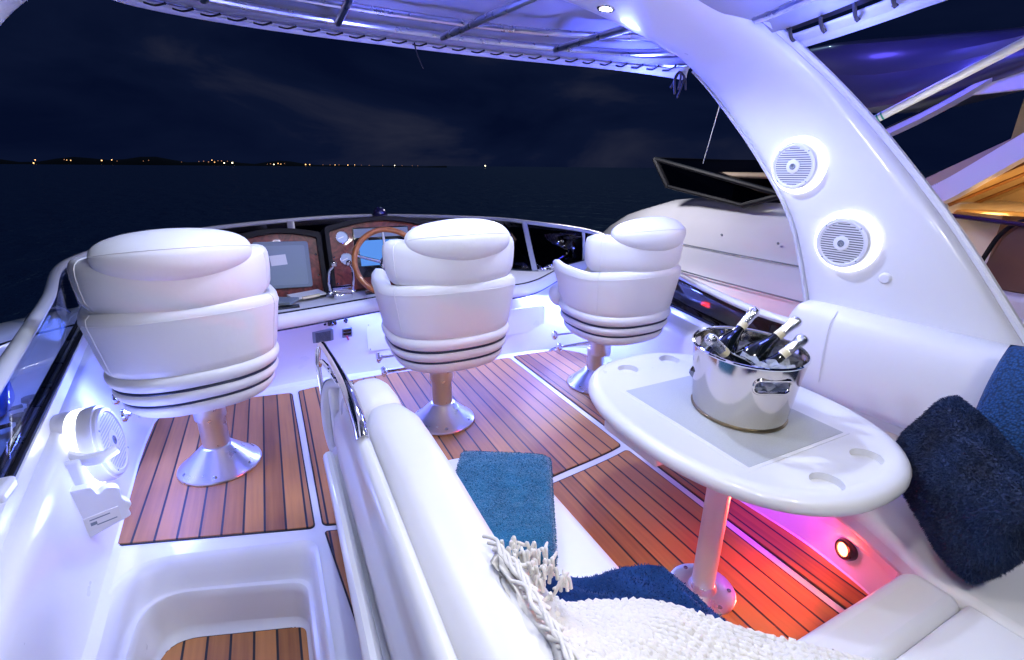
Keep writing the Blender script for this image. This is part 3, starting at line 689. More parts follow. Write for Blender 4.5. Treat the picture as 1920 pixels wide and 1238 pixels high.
speaker(ps, Mp @ Matrix.Translation((0,0,.105)), .134, halo=False, slot='slot_pale', sc=(.55,.55,.62))  # paler slot colour imitates strong light washing out this grille
# white bracket under it
br = tag(empty('bracket', (.02,-.03,.055)), 'white plastic holder bracket with printed tag below the left speaker', 'bracket')
MB().prism(roundpoly([(0,-.02),(.155,.010),(.148,.035),(.165,.055),(.140,.085),(.145,.13),(.11,.15),(.085,.13),(.075,.17),(.0,.185)], .014, 3), 0, .035, Matrix(((.93,0,.36,-.755),(.36,.0,-.93,1.86),(0,1,0,.10),(0,0,0,1)))).build('holder_body', GELM, br, bevel=.006)
m_ = MB(); m_.tube(cat([(-.76,2.0,.33),(-.70,1.95,.325),(-.645,1.93,.335),(-.61,1.95,.345)],6), [.02]*6+[.022]*7+[.018]*6, 10); m_.build('holder_arm', GELM, br)
MB().box((-.775,1.90,.12),(-.70,1.925,.35)).build('holder_plate', GELM, br, bevel=.01)
Mt = Matrix(((.93,0,.36,-.755),(.36,.0,-.93,1.86),(0,1,0,.10),(0,0,0,1)))
tg = MB().box((.03,.012,.035),(.125,.065,.038), Mt).build('printed_tag', PAPER, br)
MB().box((.045,.05,.038),(.10,.054,.0386), Mt).box((.06,.025,.038),(.115,.029,.0386), Mt).box((.045,.030,.038),(.062,.042,.0386), Mt).build('tag_print', GREYPL, tg)

# ------------------------------------------------------------------ port bench (settee wing with backrest)
bench = tag(empty('bench_settee'), 'white bench seat with long padded backrest and chrome handrail in the foreground', 'bench')
prof = [(.125,-.003),(.103,.01),(.088,.05),(.074,.20),(.074,.30),(.085,.335),(.104,.35),(.108,.37),(.100,.43),(.106,.47),(.122,.495),(.128,.51),(.130,.56),(.138,.595),(.150,.608),(.162,.610),(.173,.602),(.179,.585),(.181,.55),(.19,.3),(.19,0)]
st = []
for y, dx, sc in ((-.5,-.01,1),(.2,-.005,1),(.6,0,1),(.9,0,1),(1.2,0,1),(1.45,0,1.0),(1.60,.002,1.0),(1.69,.008,.985),(1.73,.02,.965),(1.75,.04,.93)):
    st.append((y, [(x+dx if x < .17 else x, z*sc) for x, z in prof]))
m_ = MB(); m_.loft([[V((x, y, z)) for x, z in sec] for y, sec in st], closed=True, cap=True); m_.build('moulded_shell', GEL, bench, smooth=40)
# raised ridge on the shell's outer face
m_ = MB(); m_.tube(cat([(.078,1.66,.33),(.076,1.3,.345),(.072,.9,.36),(.066,.3,.37)],5), .020, 10, flat=1.2); m_.build('moulded_ridge', GEL, bench)
def cushion_loft(path, name, parent, m=VINYL, n=28, e=3.2, endr=.04, sub=0):
    """path: list of (y, xc, zc, halfw, halfh)"""
    rings = []
    for (y, xc, zc, a, b) in path:
        rings.append([V((xc+p[0], y, zc+p[1])) for p in superell(a, b, e, n)])
    q = MB(); q.loft(rings); return q.build(name, m, parent, smooth=60, sub=sub)
cushion_loft([(-.5,.268,.48,.095,.145)]+[(y,.269+.003*sin(y*7),.485,.082+.012*sin((1.6-y)*2.0),.137+.004*sin(y*5)) for y in [-.1+.12*k for k in range(13)]]+[(1.44,.262,.483,.070,.128),(1.465,.262,.48,.058,.112)], 'back_cushion', bench)
cushion_loft([(1.463,.258,.46,.062,.118),(1.475,.258,.472,.074,.132),(1.55,.257,.475,.076,.136),(1.64,.252,.473,.076,.134),(1.70,.245,.468,.072,.128),(1.735,.235,.455,.060,.112),(1.752,.228,.44,.040,.08)], 'end_cushion', bench)
# welted front edge wrapping the shell end
m_ = MB(); m_.tube(cat([(.160,1.70,.600),(.124,1.757,.575),(.104,1.785,.50),(.100,1.785,.40),(.108,1.772,.31),(.125,1.758,.25),(.15,1.75,.20)],7), .022, 12); m_.build('end_welt', WELT, bench)
m_ = MB(); m_.prism([(0,0),(.10,0),(.10,.36),(.05,.40),(.0,.38)], 0, .04, Matrix(((1,0,0,.11),(0,0,1,1.735),(0,1,0,.19),(0,0,0,1)))); m_.build('end_panel', VINYL, bench, bevel=.015)
m_ = MB()
for k in range(26):
    q = cat([(.156,1.712,.606),(.118,1.772,.582),(.098,1.803,.50),(.094,1.803,.40)], 20)[k*2+2]; m_.box((-.002,-.004,-.002),(.002,.004,.002), Matrix.Translation(q+V((-.014,-.008,.004))))
m_.build('stitching', GREYPL, bench, smooth=0)
# seat of the bench
sp_ = roundpoly([(.20,-.3),(.755,-.3),(.755,1.30),(.70,1.47),(.52,1.52),(.20,1.52)], [0,0,.12,.08,.08,0], 6)
MB().prism([(x*.97+.01, y*.985) for x, y in sp_], -.003, .20).build('seat_moulding', GEL, bench, bevel=.01)
MB().prism(sp_, .20, .30).build('seat_cushion', VINYL, bench, bevel=.035, seg=5)
# handrail
m_ = MB(); m_.tube(cat([(.095,1.825,.50),(.092,1.835,.60),(.098,1.845,.675),(.112,1.825,.712),(.122,1.74,.712),(.135,1.60,.703),(.146,1.47,.688),(.152,1.385,.668),(.156,1.30,.635),(.156,1.265,.608)],6), [.013]*26+[.0135+.009*min(1, k/14) for k in range(29)], 14, flat=.8); m_.build('handrail', CHROME, bench)
m_ = MB(); m_.tube(cat([(.142,1.69,.605),(.128,1.70,.635),(.118,1.73,.655),(.104,1.80,.655),(.097,1.832,.625)],6), .008, 10); m_.build('rail_bracket', CHROME, bench)

# ------------------------------------------------------------------ starboard settee
set_ = tag(empty('corner_settee'), 'white L shaped settee under the arch with padded backrest and curved base', 'settee')
# fascia (riser) curve on the floor and seat-edge curve above
fl = cat([(2.10,1.62,0),(1.80,1.52,0),(1.655,1.30,0),(1.648,1.1,0),(1.665,.85,0),(1.652,.68,0),(1.615,.53,0),(1.50,.455,0),(1.2,.45,0),(.78,.47,0)], 8)
rings = []
for i, p in enumerate(fl):
    t = (fl[min(i+1,len(fl)-1)]-fl[max(i-1,0)]).normalized(); o_ = V((t.y,-t.x,0))   # pointing away from seat? fixed below
    o_ = V((-abs(o_.x) if p.x > 1.5 else 0, abs(o_.y) if p.y < .7 or p.y > 1.4 else 0, 0)); 
    if o_.length > 0: o_.normalize()
    rings.append([p+o_*a+V((0,0,z)) for a, z in ((.02,-.003),(.004,.012),(0,.05),(-.004,.12),(.0,.135),(.012,.145),(.016,.17),(.018,.205))])
MB().loft(rings, closed=False, cap=False).build('curved_riser', GEL, set_)
# seats: starboard and aft, as thick cushions
sb = roundpoly([(2.08,1.55),(1.80,1.48),(1.615,1.28),(1.610,.72),(1.52,.47),(1.482,.40),(1.482,-.3),(2.08,-.3)], [0,.1,.12,.2,.05,0,0,0], 6)
MB().prism(sb, .205, .30).build('seat_cushion', VINYL, set_, bevel=.03, seg=5)
ab = roundpoly([(.765,.455),(1.478,.455),(1.478,.322),(.765,.322)], [.0,.05,0,0], 6)
MB().prism(ab, .20, .305).build('seat_front_roll', VINYL, set_, bevel=.034, seg=5)
MB().prism([(.765,.320),(1.478,.320),(1.478,-.3),(.765,-.3)], .20, .300).build('seat_cushion', VINYL, set_, bevel=.012, seg=4)
# shelf strip and backrest
MB().box((2.0,-.3,.28),(2.12,1.46,.36)).build('seat_shelf', GEL, set_, bevel=.02)
rings = []
for y, dx, sc in ((-.5,.05,1),(.0,.045,1),(.4,.03,1),(.8,.012,1),(1.05,.0,1),(1.16,-.002,1),(1.24,.02,.98),(1.30,.05,.93),(1.335,.09,.8)):
    pr = [(2.12,.42),(2.03,.415),(2.0,.44),(1.985,.50),(1.98,.60),(1.985,.70),(2.0,.77),(2.03,.805),(2.08,.818),(2.14,.80),(2.20,.72),(2.2,.42)]
    rings.append([V((x+dx, y, .42+(z-.42)*sc)) for x, z in pr])
m_ = MB(); m_.loft(rings); m_.build('back_cushion', VINYL, set_, sub=1, smooth=60)
MB().box((.70,-.3,-.002),(1.56,.43,.202)).build('seat_plinth', GEL, set_)
MB().box((1.565,-.3,-.002),(2.05,.50,.207)).build('seat_plinth', GEL, set_)
m_ = MB(); m_.tube(cat([(2.025,1.09,.803),(1.993,1.09,.76),(1.978,1.085,.68),(1.976,1.08,.58),(1.982,1.078,.50)],6), .0025, 6); m_.build('back_seam', WELT, set_)
cl = MB(); Mc = axisM((1.655,.675,.095), (-.93,.33,.10)); cl.lathe([(.036,-.01),(.038,.012),(.033,.022),(.024,.024),(.023,.016)], 28, Mc)
clt = tag(cl.build('courtesy_light', GLOSSBLACK), 'round glowing red courtesy light low on the settee base', 'light')
m_ = MB(); m_.lathe([(.023,.015),(.022,.020),(.012,.023),(.0005,.024)], 24, Mc); m_.build('lens', RED_LED, clt)

# ------------------------------------------------------------------ table
tab = tag(empty('cockpit_table', (1.138,.831,.007)), 'oval white table with grey inset on a single metal post', 'table')
inv = Matrix.Translation((-1.138,-.831,-.007))
def toval(a, b, z, n=72): return [inv @ V((p[0], p[1], z)) for p in superell(a*.975, b*.975, 2.3, n, 1.362, 1.030)]
rings = [toval(.36,.48,.497), toval(.40,.52,.499), toval(.418,.538,.506), toval(.427,.547,.520), toval(.427,.547,.534), toval(.420,.540,.546), toval(.408,.528,.552), toval(.39,.51,.5535), toval(.372,.492,.5515), toval(.365,.485,.549)]
q = MB(); q.loft(rings); top = q.build('table_top', GEL, tab, smooth=60)
for cx, cy in ((1.267,1.445),(1.50,1.450),(1.487,.627),(1.258,.603)):
    k_ = MB(); k_.lathe([(.042,.525),(.044,.60)], 36, inv @ Matrix.Translation((cx,cy,0))); kk = k_.build('cutter', GEL, tab); cut(top, kk)
    m_ = MB(); m_.lathe([(.0415,.5255),(.0415,.5275),(.001,.528)], 30, inv @ Matrix.Translation((cx,cy,0))); m_.build('cup_recess', GELM, tab)
MB().box((1.105,.725,.548),(1.575,1.290,.5505), inv).build('inset_border', GEL, tab, bevel=.001)
MB().box((1.120,.738,.5485),(1.560,1.278,.5518), inv).build('grey_inset', INSET, tab, bevel=.001)
m_ = MB(); m_.lathe([(.036,.01),(.036,.49),(.05,.492),(.06,.497)], 36); m_.build('post', mat('frosted_tube',(.80,.80,.82),.42,metal=.55,bump=[(60,.05,.001)]), tab)
m_ = MB(); m_.lathe([(.105,0),(.106,.006),(.100,.010),(.045,.012),(.040,.030),(.036,.034)], 48); bp = m_.build('base_plate', ALU, tab)
for k in range(6):
    a = 2*pi*k/6+.4; m_ = MB(); m_.lathe([(.007,.009),(.007,.013),(.001,.014)], 10, Matrix.Translation((.085*cos(a),.085*sin(a),0))); m_.build('bolt', SCREW, bp)
MB().box((.98,.95,.455),(1.06,1.22,.497), inv).build('under_bracket', GEL, tab, bevel=.01)

# ------------------------------------------------------------------ ice bucket
bk = tag(empty('ice_bucket', (1.385,.998,.5525), radians(-27)), 'oval polished steel ice bucket on the table filled with ice and bottles', 'ice bucket')
n = 72; rings = []
def oval(a, b, z): return [V((a*cos(2*pi*k/n), b*sin(2*pi*k/n), z)) for k in range(n)]
for a, b, z in ((.156,.178,.004),(.158,.181,.010),(.163,.188,.06),(.170,.199,.12),(.178,.210,.18),(.183,.216,.212)): rings.append(oval(a,b,z))
for a, b, z in ((.180,.213,.212),(.174,.206,.18),(.166,.195,.12),(.159,.184,.06),(.153,.176,.014)): rings.append(oval(a,b,z))
q = MB(); q.loft(rings); body = q.build('bucket_body', STEEL, bk, smooth=50)
hp = roundpoly([(-.055,-.017),(.055,-.017),(.055,.017),(-.055,.017)], .016, 6)
for sy in (-1,1):
    Mh = Matrix(((1,0,0,0),(0,0,1,0),(0,1,0,.158),(0,0,0,1)))
    cutr = MB().prism(hp, *( (-.30,-.10) if sy < 0 else (.10,.30) ), Mh).build('cutter', STEEL, bk); cut(body, cutr)
    m_ = MB(); pts = offsetpoly(hp, .004)
    def ony(x, z): 
        b = .2165*(1-(.212-z)*.80); a = .1835*(1-(.212-z)*.80); return sy*b*sqrt(max(0, 1-(x/a)**2))
    m_.tube([(p[0], ony(p[0], p[1]+.158), p[1]+.158) for p in pts], .0055, 8, loop=True); m_.build('handle_rim', STEEL, bk)
m_ = MB(); m_.tube(oval(.1815,.2145,.213), .005, 8, loop=True); m_.build('rolled_rim', CHROME, bk)
m_ = MB(); m_.tube(oval(.157,.180,.006), .005, 8, loop=True); m_.build('base_ring', mat('dull_brass_base',(.35,.28,.16),.3,metal=1), bk)
# ice: chunks heaped in the bucket
ice = MB()
for k in range(420):
    r_ = sqrt(random.random())*.92; a = random.random()*2*pi
    z = .128+.022*random.random()+.014*(1-r_)
    M = Matrix.Translation((r_*.158*cos(a), r_*.188*sin(a), z)) @ Matrix.Rotation(random.random()*6,4,'X') @ Matrix.Rotation(random.random()*6,4,'Z')
    s_ = .006+.009*random.random(); vs = []
    for p in ((-1,-1,-1),(1,-1,-1),(1,1,-1),(-1,1,-1),(-1,-1,1),(1,-1,1),(1,1,1),(-1,1,1)): vs.append(M @ (V(p)*s_*(.75+.5*random.random())))
    ice.add(vs, [(0,3,2,1),(4,5,6,7),(0,1,5,4),(1,2,6,5),(2,3,7,6),(3,0,4,7)])
io = ice.build('ice', ICEW, smooth=0, fix=False, bevel=.003, seg=2); io.matrix_world = Matrix.Translation((1.385,.998,.5525)) @ Matrix.Rotation(radians(-27),4,'Z') @ Matrix.Diagonal((.94,.94,1.12,1)); io['kind'] = 'stuff'; tag(io, 'crushed clear ice heaped around the bottles in the bucket', 'ice')
m_ = MB(); m_.loft([oval(.160,.188,.10), oval(.163,.191,.132), oval(.08,.1,.145)]); ib = m_.build('ice_gap_bed', mat('ice_gap_shade',(.10,.12,.15),.15,bump=[(60,.9,.01)]), io, smooth=60);  # dark bed colour stands for shade in the gaps between chunks

def make_bottle():
    b = empty('wine_bottle')
    m_ = MB(); m_.lathe([(.001,0),(.040,.002),(.044,.010),(.044,.13),(.042,.150),(.034,.180),(.024,.205),(.018,.225),(.0155,.245),(.0150,.262)], 32); m_.build('glass_body', GLASSB, b)
    m_ = MB(); m_.lathe([(.0160,.244),(.0168,.252),(.0165,.268)], 24); m_.build('neck_band', mat('cream_band',(.74,.66,.40),.4) if 'cream_band' not in bpy.data.materials else bpy.data.materials['cream_band'], b)
    pr = [(.0165,.266),(.0168,.285),(.0165,.300),(.0172,.306),(.0195,.312),(.0200,.322),(.0185,.332),(.0150,.338),(.006,.341),(.0005,.341)]
    rings = [[V((r*(1+.05*random.uniform(-1,1))*cos(2*pi*k/28), r*(1+.05*random.uniform(-1,1))*sin(2*pi*k/28), z)) for k in range(28)] for r, z in pr]
    q = MB(); q.loft(rings); q.build('foil_neck', FOIL, b, smooth=50)
    return b
bk.scale = (.94,.94,1.09)
bt = make_bottle()
def place(b, tip, body):
    tip = V(tip); body = V(body); d = (tip-body).normalized(); b.matrix_world = axisM(tip-d*.341, d, (random.random(), random.random(), .2)); return b
spots = [((1.535,1.10,.872),(1.362,1.093,.72),'dark bottle with silver foil neck at the back of the ice bucket'),
         ((1.595,.975,.862),(1.433,1.028,.715),'dark bottle with silver foil neck leaning highest over the right of the ice bucket'),
         ((1.552,.915,.822),(1.435,.965,.70),'dark bottle with silver foil neck lowest on the right of the ice bucket'),
         ((1.205,1.015,.842),(1.345,.975,.715),'dark bottle leaning left, its foil cap towards the viewer, in the ice bucket')]
for i, (tip, body_, lb) in enumerate(spots):
    b = bt if i == 0 else copy_tree(bt); place(b, tip, body_); tag(b, lb, 'bottle', 'bottles in the ice bucket')

# ------------------------------------------------------------------ soft goods
def blades(name, pts, L_, wd, m, parent=None, droop=.3):
    """pts: list of (pos, normal); small bent blades of pile"""
    q = MB()
    for p, nn in pts:
        d = (nn + V((random.uniform(-1,1), random.uniform(-1,1), random.uniform(-1,1)))*.75).normalized(); s_ = d.cross(V((random.uniform(-1,1), random.uniform(-1,1), random.uniform(-1,1)))).normalized()*wd
        l = L_*random.uniform(.6,1.2); t = p+d*l*.6+V((0,0,-droop*l*.1)); e_ = p+d*l+V((0,0,-droop*l*.5))
        q.add([p-s_, p+s_, t+s_*.7, t-s_*.7, e_], [(0,1,2,3),(3,2,4)])
    return q.build(name, m, parent, smooth=0, fix=False)
def sample(o, n, filt=None, cen=None):
    me = o.data; out = []; tris = []
    me.calc_loop_triangles(); W = []
    for t in me.loop_triangles: tris.append(t); W.append(t.area)
    for t in random.choices(tris, W, k=n):
        a, b, c = (me.vertices[i].co for i in t.vertices); u, v = random.random(), random.random()
        if u+v > 1: u, v = 1-u, 1-v
        p = a+(b-a)*u+(c-a)*v; nn = V(t.normal)
        if cen is not None and nn.dot(p-cen) < 0: nn = -nn
        if filt is None or filt(p, nn): out.append((p, nn))
    return out
def pillow(name, c, u, v, th, m, e=2.6, wob=.0, nseg=28):
    c, u, v = V(c), V(u), V(v); nn = u.cross(v).normalized(); q = MB(); A = []; B_ = []
    for i in range(nseg+1):
        ra, rb = [], []
        for j in range(nseg+1):
            s_, t_ = -1+2*i/nseg, -1+2*j/nseg
            k_ = (max(0, 1-abs(s_)**e)*max(0, 1-abs(t_)**e))**.42
            rc = 1-.10*(s_*t_)**2; pin = rc*(1-.04*(1-abs(t_)**2)*abs(s_)**3); pin2 = rc*(1-.04*(1-abs(s_)**2)*abs(t_)**3)
            P = c+u*(s_*pin)+v*(t_*pin2)
            wv = wob*(sin(s_*5+t_*3)+sin(t_*6-s_*2+1))*k_
            ra.append(P+nn*(th*k_+wv)); rb.append(P-nn*(th*k_))
        A.append(ra); B_.append(rb)
    q.loft(A, closed=False, cap=False); q.loft([list(reversed(r)) for r in B_], closed=False, cap=False)
    return q.build(name, m, smooth=80)
fp_l, fp_b, fp_t = V((1.775,.655,.43)), V((1.50,.335,.335)), V((1.775,.575,.715))
uu = (fp_b-fp_l)/2; vv = (fp_t-fp_l)/2
fur = tag(pillow('fur_cushion', fp_l+uu+vv+V((.0,.0,.0)), uu*1.10, vv*1.10, .08, FUR, wob=.008), 'dark navy fluffy cushion in the settee corner, next to the blue knitted one', 'cushion')
blades('fur_pile', sample(fur, 42000, cen=fp_l+uu+vv), .010, .0012, FUR, fur, droop=.8)
kn = tag(pillow('knit_cushion', (1.93,.335,.675), (0.01,-.235,0), (.035,0,.20), .07, KNITBLUE), 'blue chunky knit cushion leaning on the settee backrest at the right edge', 'cushion')

# folded towel on the bench
tA, tB, tC = V((.531,1.462,.318)), V((.809,1.303,.318)), V((.556,.842,.318)); tD = tA+tC-tB; 
tu = (tB-tA); tv = (tC-tB); 
q = MB(); layers = []
def tw(s_, t_): return tA+tu*s_+tv*t_
n = 26
ring_rows = []
for k in range(n+1):
    t_ = k/n; endf = 1.0
    row = []
    hump = .010*sin(t_*pi)+.004*sin(t_*9)
    edge = .068
    if t_ < .06: edge = .018+.037*sqrt(max(0,1-((.06-t_)/.06)**2))
    prof_ = [(-.0,.006),(-.012,.018),(-.012,.036),(0,.05),(.05,.056),(.3,.058),(.55,.060),(.8,.058),(.95,.055),(1.0,.048),(1.012,.034),(1.012,.016),(1.0,.002),(.5,.0)]
    for s_, z_ in prof_: row.append(tw(s_, t_)+V((0,0,-.016+z_/.058*edge+(hump if z_ > .03 else 0)+.0025*sin(s_*17+t_*13))))
    ring_rows.append(row)
q.loft(ring_rows); towel = tag(q.build('folded_towel', TERRY, smooth=70, sub=1), 'folded teal blue terry towel on the bench seat', 'towel')
bake(towel)
blades('terry_pile', sample(towel, 16000, cen=(tA+tC)/2+V((0,0,-.02))), .006, .0009, TERRY, towel)
# fold lines at the near end
m_ = MB()
for z_ in (.012,.030):
    m_.tube([tw(s_, 1.005)+V((0,0,-.014+z_+.003*sin(s_*9))) for s_ in [k/12 for k in range(13)]], .007, 8)
m_.build('fold_edges', TERRY, towel)

# navy blanket heap and cream throw
def sheet(name, far, near_, m, rows=24, cols=60, amp=.012, thick=.012, seed=1, sag=.0, freq=1):
    F_ = sub_path(cat(far, 8), 0, 1, cols); N_ = sub_path(cat(near_, 8), 0, 1, cols); rng = []
    for j in range(rows+1):
        t = j/rows; r_ = []
        for i in range(cols):
            p = F_[i].lerp(N_[i], t); u_ = i/cols
            z_ = amp*(sin(u_*19*freq+t*5+seed)+.6*sin(u_*41*freq-t*9+seed*2)+.5*sin(t*23*freq+u_*7))*min(1, t*5+.3)
            r_.append(p+V((0,0,z_+sag*sin(pi*t))))
        rng.append(r_)
    # rounded far edge that tucks down
    first = [p+V((0,.012,-.02)) for p in rng[0]]; first2 = [p+V((.0,.0,-.06)) for p in first]
    o = MB().loft([first2, first]+rng, closed=False, cap=False).build(name, m, smooth=80)
    s_ = o.modifiers.new('t','SOLIDIFY'); s_.thickness = thick; s_.offset = -1; return o
nv = sheet('fleece_blanket', [(.44,.82,.34),(.50,.78,.40),(.58,.72,.415),(.665,.69,.435),(.735,.65,.44),(.785,.58,.40),(.815,.50,.35),(.84,.44,.315)],
           [(.50,.64,.36),(.53,.58,.36),(.58,.52,.36),(.63,.46,.36),(.68,.42,.36),(.72,.38,.35),(.76,.34,.34),(.80,.30,.33)], FLEECE, amp=.010, seed=2, sag=.012, freq=.7)
bake(nv); blades('fleece_pile', sample(nv, 14000, lambda p, n_: True, cen=V((.65,.55,.0))), .007, .0011, FLEECE, nv)
tag(nv, 'crumpled navy blue fleece blanket between the bench and the cream throw', 'blanket')
th_far = [(.325,.725,.61),(.395,.695,.545),(.457,.668,.446),(.545,.636,.440),(.628,.596,.440),(.700,.540,.436),(.752,.485,.430),(.866,.384,.422),(1.0,.266,.412),(1.16,.12,.395)]
th_near = [(.298,.64,.634),(.305,.56,.637),(.312,.48,.637),(.320,.42,.632),(.34,.36,.62),(.38,.28,.60),(.42,.16,.58),(.50,.02,.54),(.6,-.1,.5),(.75,-.25,.45)]
th = sheet('knit_throw', th_far, th_near, WOOL, rows=30, cols=110, amp=.006, thick=.02, seed=4, sag=.01, freq=1.2)
tag(th, 'cream white knitted throw with twisted fringe in the foreground', 'throw')
# knitted rows of loops along the edge and through the throw
m_ = MB(); Fp = sub_path(cat(th_far, 8), .18, 1, 170); Np = sub_path(cat(th_near, 8), .18, 1, 170)
for t in [.035*k_ for k_ in range(24)]:
    pts = []
    for i in range(170):
        u_ = (.18+.82*i/170); p = Fp[i].lerp(Np[i], t)
        z_ = .006*(sin(u_*22.8+t*5+4)+.6*sin(u_*49-t*9+8)+.5*sin(t*27.6+u_*7))*min(1, t*5+.3)+.01*sin(pi*t)
        pts.append(p+V((.002*sin(i*1.9), .003*sin(i*2.1), z_-.0018+.0016*sin(i*1.7+t*60))))
    m_.tube(pts, [.0068+.0010*sin(i*1.7+t*60) for i in range(170)], 8)
m_.build('knit_rows', WOOL, th, smooth=80)
m_ = MB()
for k in range(52):
    s_ = k/51; b_ = V((.32+.05*random.random()+.07*s_,.705-.05*s_-.09*random.random(),.628-.055*s_))
    a = random.uniform(-.4,2.6); l = random.uniform(.016,.036)
    p1 = b_+V((cos(a)*l*.45*-.6, sin(a)*l*.5, random.uniform(.006,.022))); p2 = b_+V((cos(a)*l*-.9, sin(a)*l, random.uniform(-.01,.02)))
    m_.tube(cat([b_, b_.lerp(p1,.5)+V((0,0,.012)), p1, p2], 5), [.0038]*13+[.0034,.003,.0024], 7)
m_.build('fringe', WOOL, th, smooth=80)
m_ = MB()
for k in range(14):
    s_ = k/13; p0 = V((.305+.014*random.random(), .70-.27*s_, .634)); 
    m_.tube(cat([p0+V((-.004,.03,.004)), p0+V((.012,.0,.012)), p0+V((.004,-.04,.010)), p0+V((.02,-.075,.006))],5), .0042, 7)
m_.build('twisted_cords', WOOL, th, smooth=80)

# ------------------------------------------------------------------ radar arch
Fs = [(2.16,1.16,.50),(2.125,1.25,.68),(2.10,1.28,.80),(2.05,1.385,1.125),(2.0,1.56,1.387),(1.94,1.74,1.60),(1.86,1.85,1.74),(1.72,1.87,1.82),(1.536,1.87,1.868),(1.10,1.85,1.945),(.67,1.84,1.965)]
As = [(2.20,.36,.50),(2.17,.50,.68),(2.15,.58,.80),(2.09,.84,1.15),(2.03,1.10,1.45),(1.95,1.26,1.62),(1.80,1.395,1.775),(1.64,1.43,1.85),(1.465,1.436,1.90),(1.08,1.45,1.955),(.67,1.45,1.97)]
mir = lambda L_: [(1.395-x, y, z) for x, y, z in reversed(L_[:-1])]
FP = cat(Fs+mir(Fs), 6); AP = cat(As+mir(As), 6)
arch = tag(empty('radar_arch'), 'white curved radar arch spanning the cockpit, with a downlight', 'arch')
rings = []; mids = [(a+b)/2 for a, b in zip(FP, AP)]; frames = []
for i in range(len(FP)):
    t = (mids[min(i+1,len(mids)-1)]-mids[max(i-1,0)]).normalized(); e_ = (AP[i]-FP[i]); hw = e_.length/2; e_.normalize()
    nn = t.cross(e_).normalized()
    inw = V((.67,1.5,.9))-mids[i]
    if nn.dot(inw) < 0: nn = -nn
    frames.append((mids[i], e_, nn, hw)); hh = .055
    sec = []
    for k in range(32):
        a = 2*pi*k/32; ce, sn = sgnpow(cos(a), 2/4.5), sgnpow(sin(a), 2/4.5)
        sec.append(mids[i]+e_*(hw*ce)+nn*(hh*sn-hh+.018*(1-ce*ce)*(1 if sn > 0 else 0)))
    rings.append(sec)
q = MB(); q.loft(rings); q.build('arch_shell', GEL, arch, smooth=60)
for P, nm, r_, a0, a1 in ((AP,'edge_bead',.014,0,1),(FP,'edge_bead',.008,0,1)):
    m_ = MB(); m_.tube([P[i]-frames[i][2]*.05+frames[i][1]*(.012 if P is AP else -.006) for i in range(len(P))], r_, 8); m_.build(nm, GELM, arch)
m_ = MB(); rr = []
for i in range(6, 38):
    b, e_, nn, hw = frames[i]; p = FP[i]
    rr.append([p-e_*.0+nn*-.012, p-e_*.016-nn*.02, p-e_*.016-nn*.055, p+e_*.004-nn*.06])
m_.loft(rr); m_.build('window_trim_strip', HEM, arch)
# downlights in the arch's underside
def arch_at(x, f):
    i = min(range(len(mids)), key=lambda k: abs(mids[k].x-x) + (5 if mids[k].z < 1.7 else 0)); b, e_, nn, hw = frames[i]
    return b+e_*(hw*f)+nn*.012, nn
def downlight(p, nn, parent):
    M = axisM(p, nn); m_ = MB(); m_.lathe([(.034,-.01),(.034,.004),(.030,.008),(.024,.007),(.022,.0)], 28, M); d = m_.build('downlight', CHROME, parent)
    m_ = MB(); m_.lathe([(.022,.001),(.021,.004),(.0005,.005)], 24, M); m_.build('downlight_lens', WARM_LAMP, d)
def lamp(kind, name, loc, power, col, size=.05, target=None, spot=None, blend=.6):
    l = bpy.data.lights.new(name, kind); l.energy = power; l.color = col
    o = bpy.data.objects.new(name, l); COL.objects.link(o); o.location = loc
    if kind == 'AREA': l.shape = 'DISK'; l.size = size
    else: l.shadow_soft_size = size
    if spot: l.spot_size = radians(spot); l.spot_blend = blend
    if target is not None: o.rotation_euler = (V(target)-V(loc)).to_track_quat('-Z','Y').to_euler()
    return o
WARM = (1,.985,.96); BLUE = (.13,.19,1.0); LAV = (.62,.64,1)
ENERGY = dict(arch=35, aft=27, pod=5)
for x in (1.2, .14):
    p, nn = arch_at(x, -.35); downlight(p, nn, arch)
    lamp('SPOT', 'downlight_and_fill_beam', p+nn*.03, ENERGY['arch']*(1.15 if x > .7 else .8), (.58,.68,1), .03, p+V((0,-.05,-1)), 150, .5)

# arch speakers
def arch_point(px):   # nearest face frame to a wanted point
    i = min(range(len(mids)//2), key=lambda k: abs(mids[k].z-px[2])); b, e_, nn, hw = frames[i]
    f = (V(px)-b).dot(e_); return b+e_*f+nn*.014, nn, e_
for (pt, r_, lb) in (((2.0,1.366,1.386), .093, 'upper round white speaker with glowing ring on the arch'), ((2.05,1.136,1.075), .099, 'lower round white speaker with glowing ring on the arch')):
    p, nn, e_ = arch_point(pt); s_ = tag(empty('round_speaker'), lb, 'speaker', 'round speakers on the arch')
    speaker(s_, axisM(p, nn, (0,1,0)), r_)
p, nn, e_ = arch_point((2.07,.98,.935)); m_ = MB(); m_.lathe([(.022,-.004),(.022,.006),(.016,.012),(.001,.014)], 20, axisM(p, nn)); m_.build('round_cap', GELM, arch)

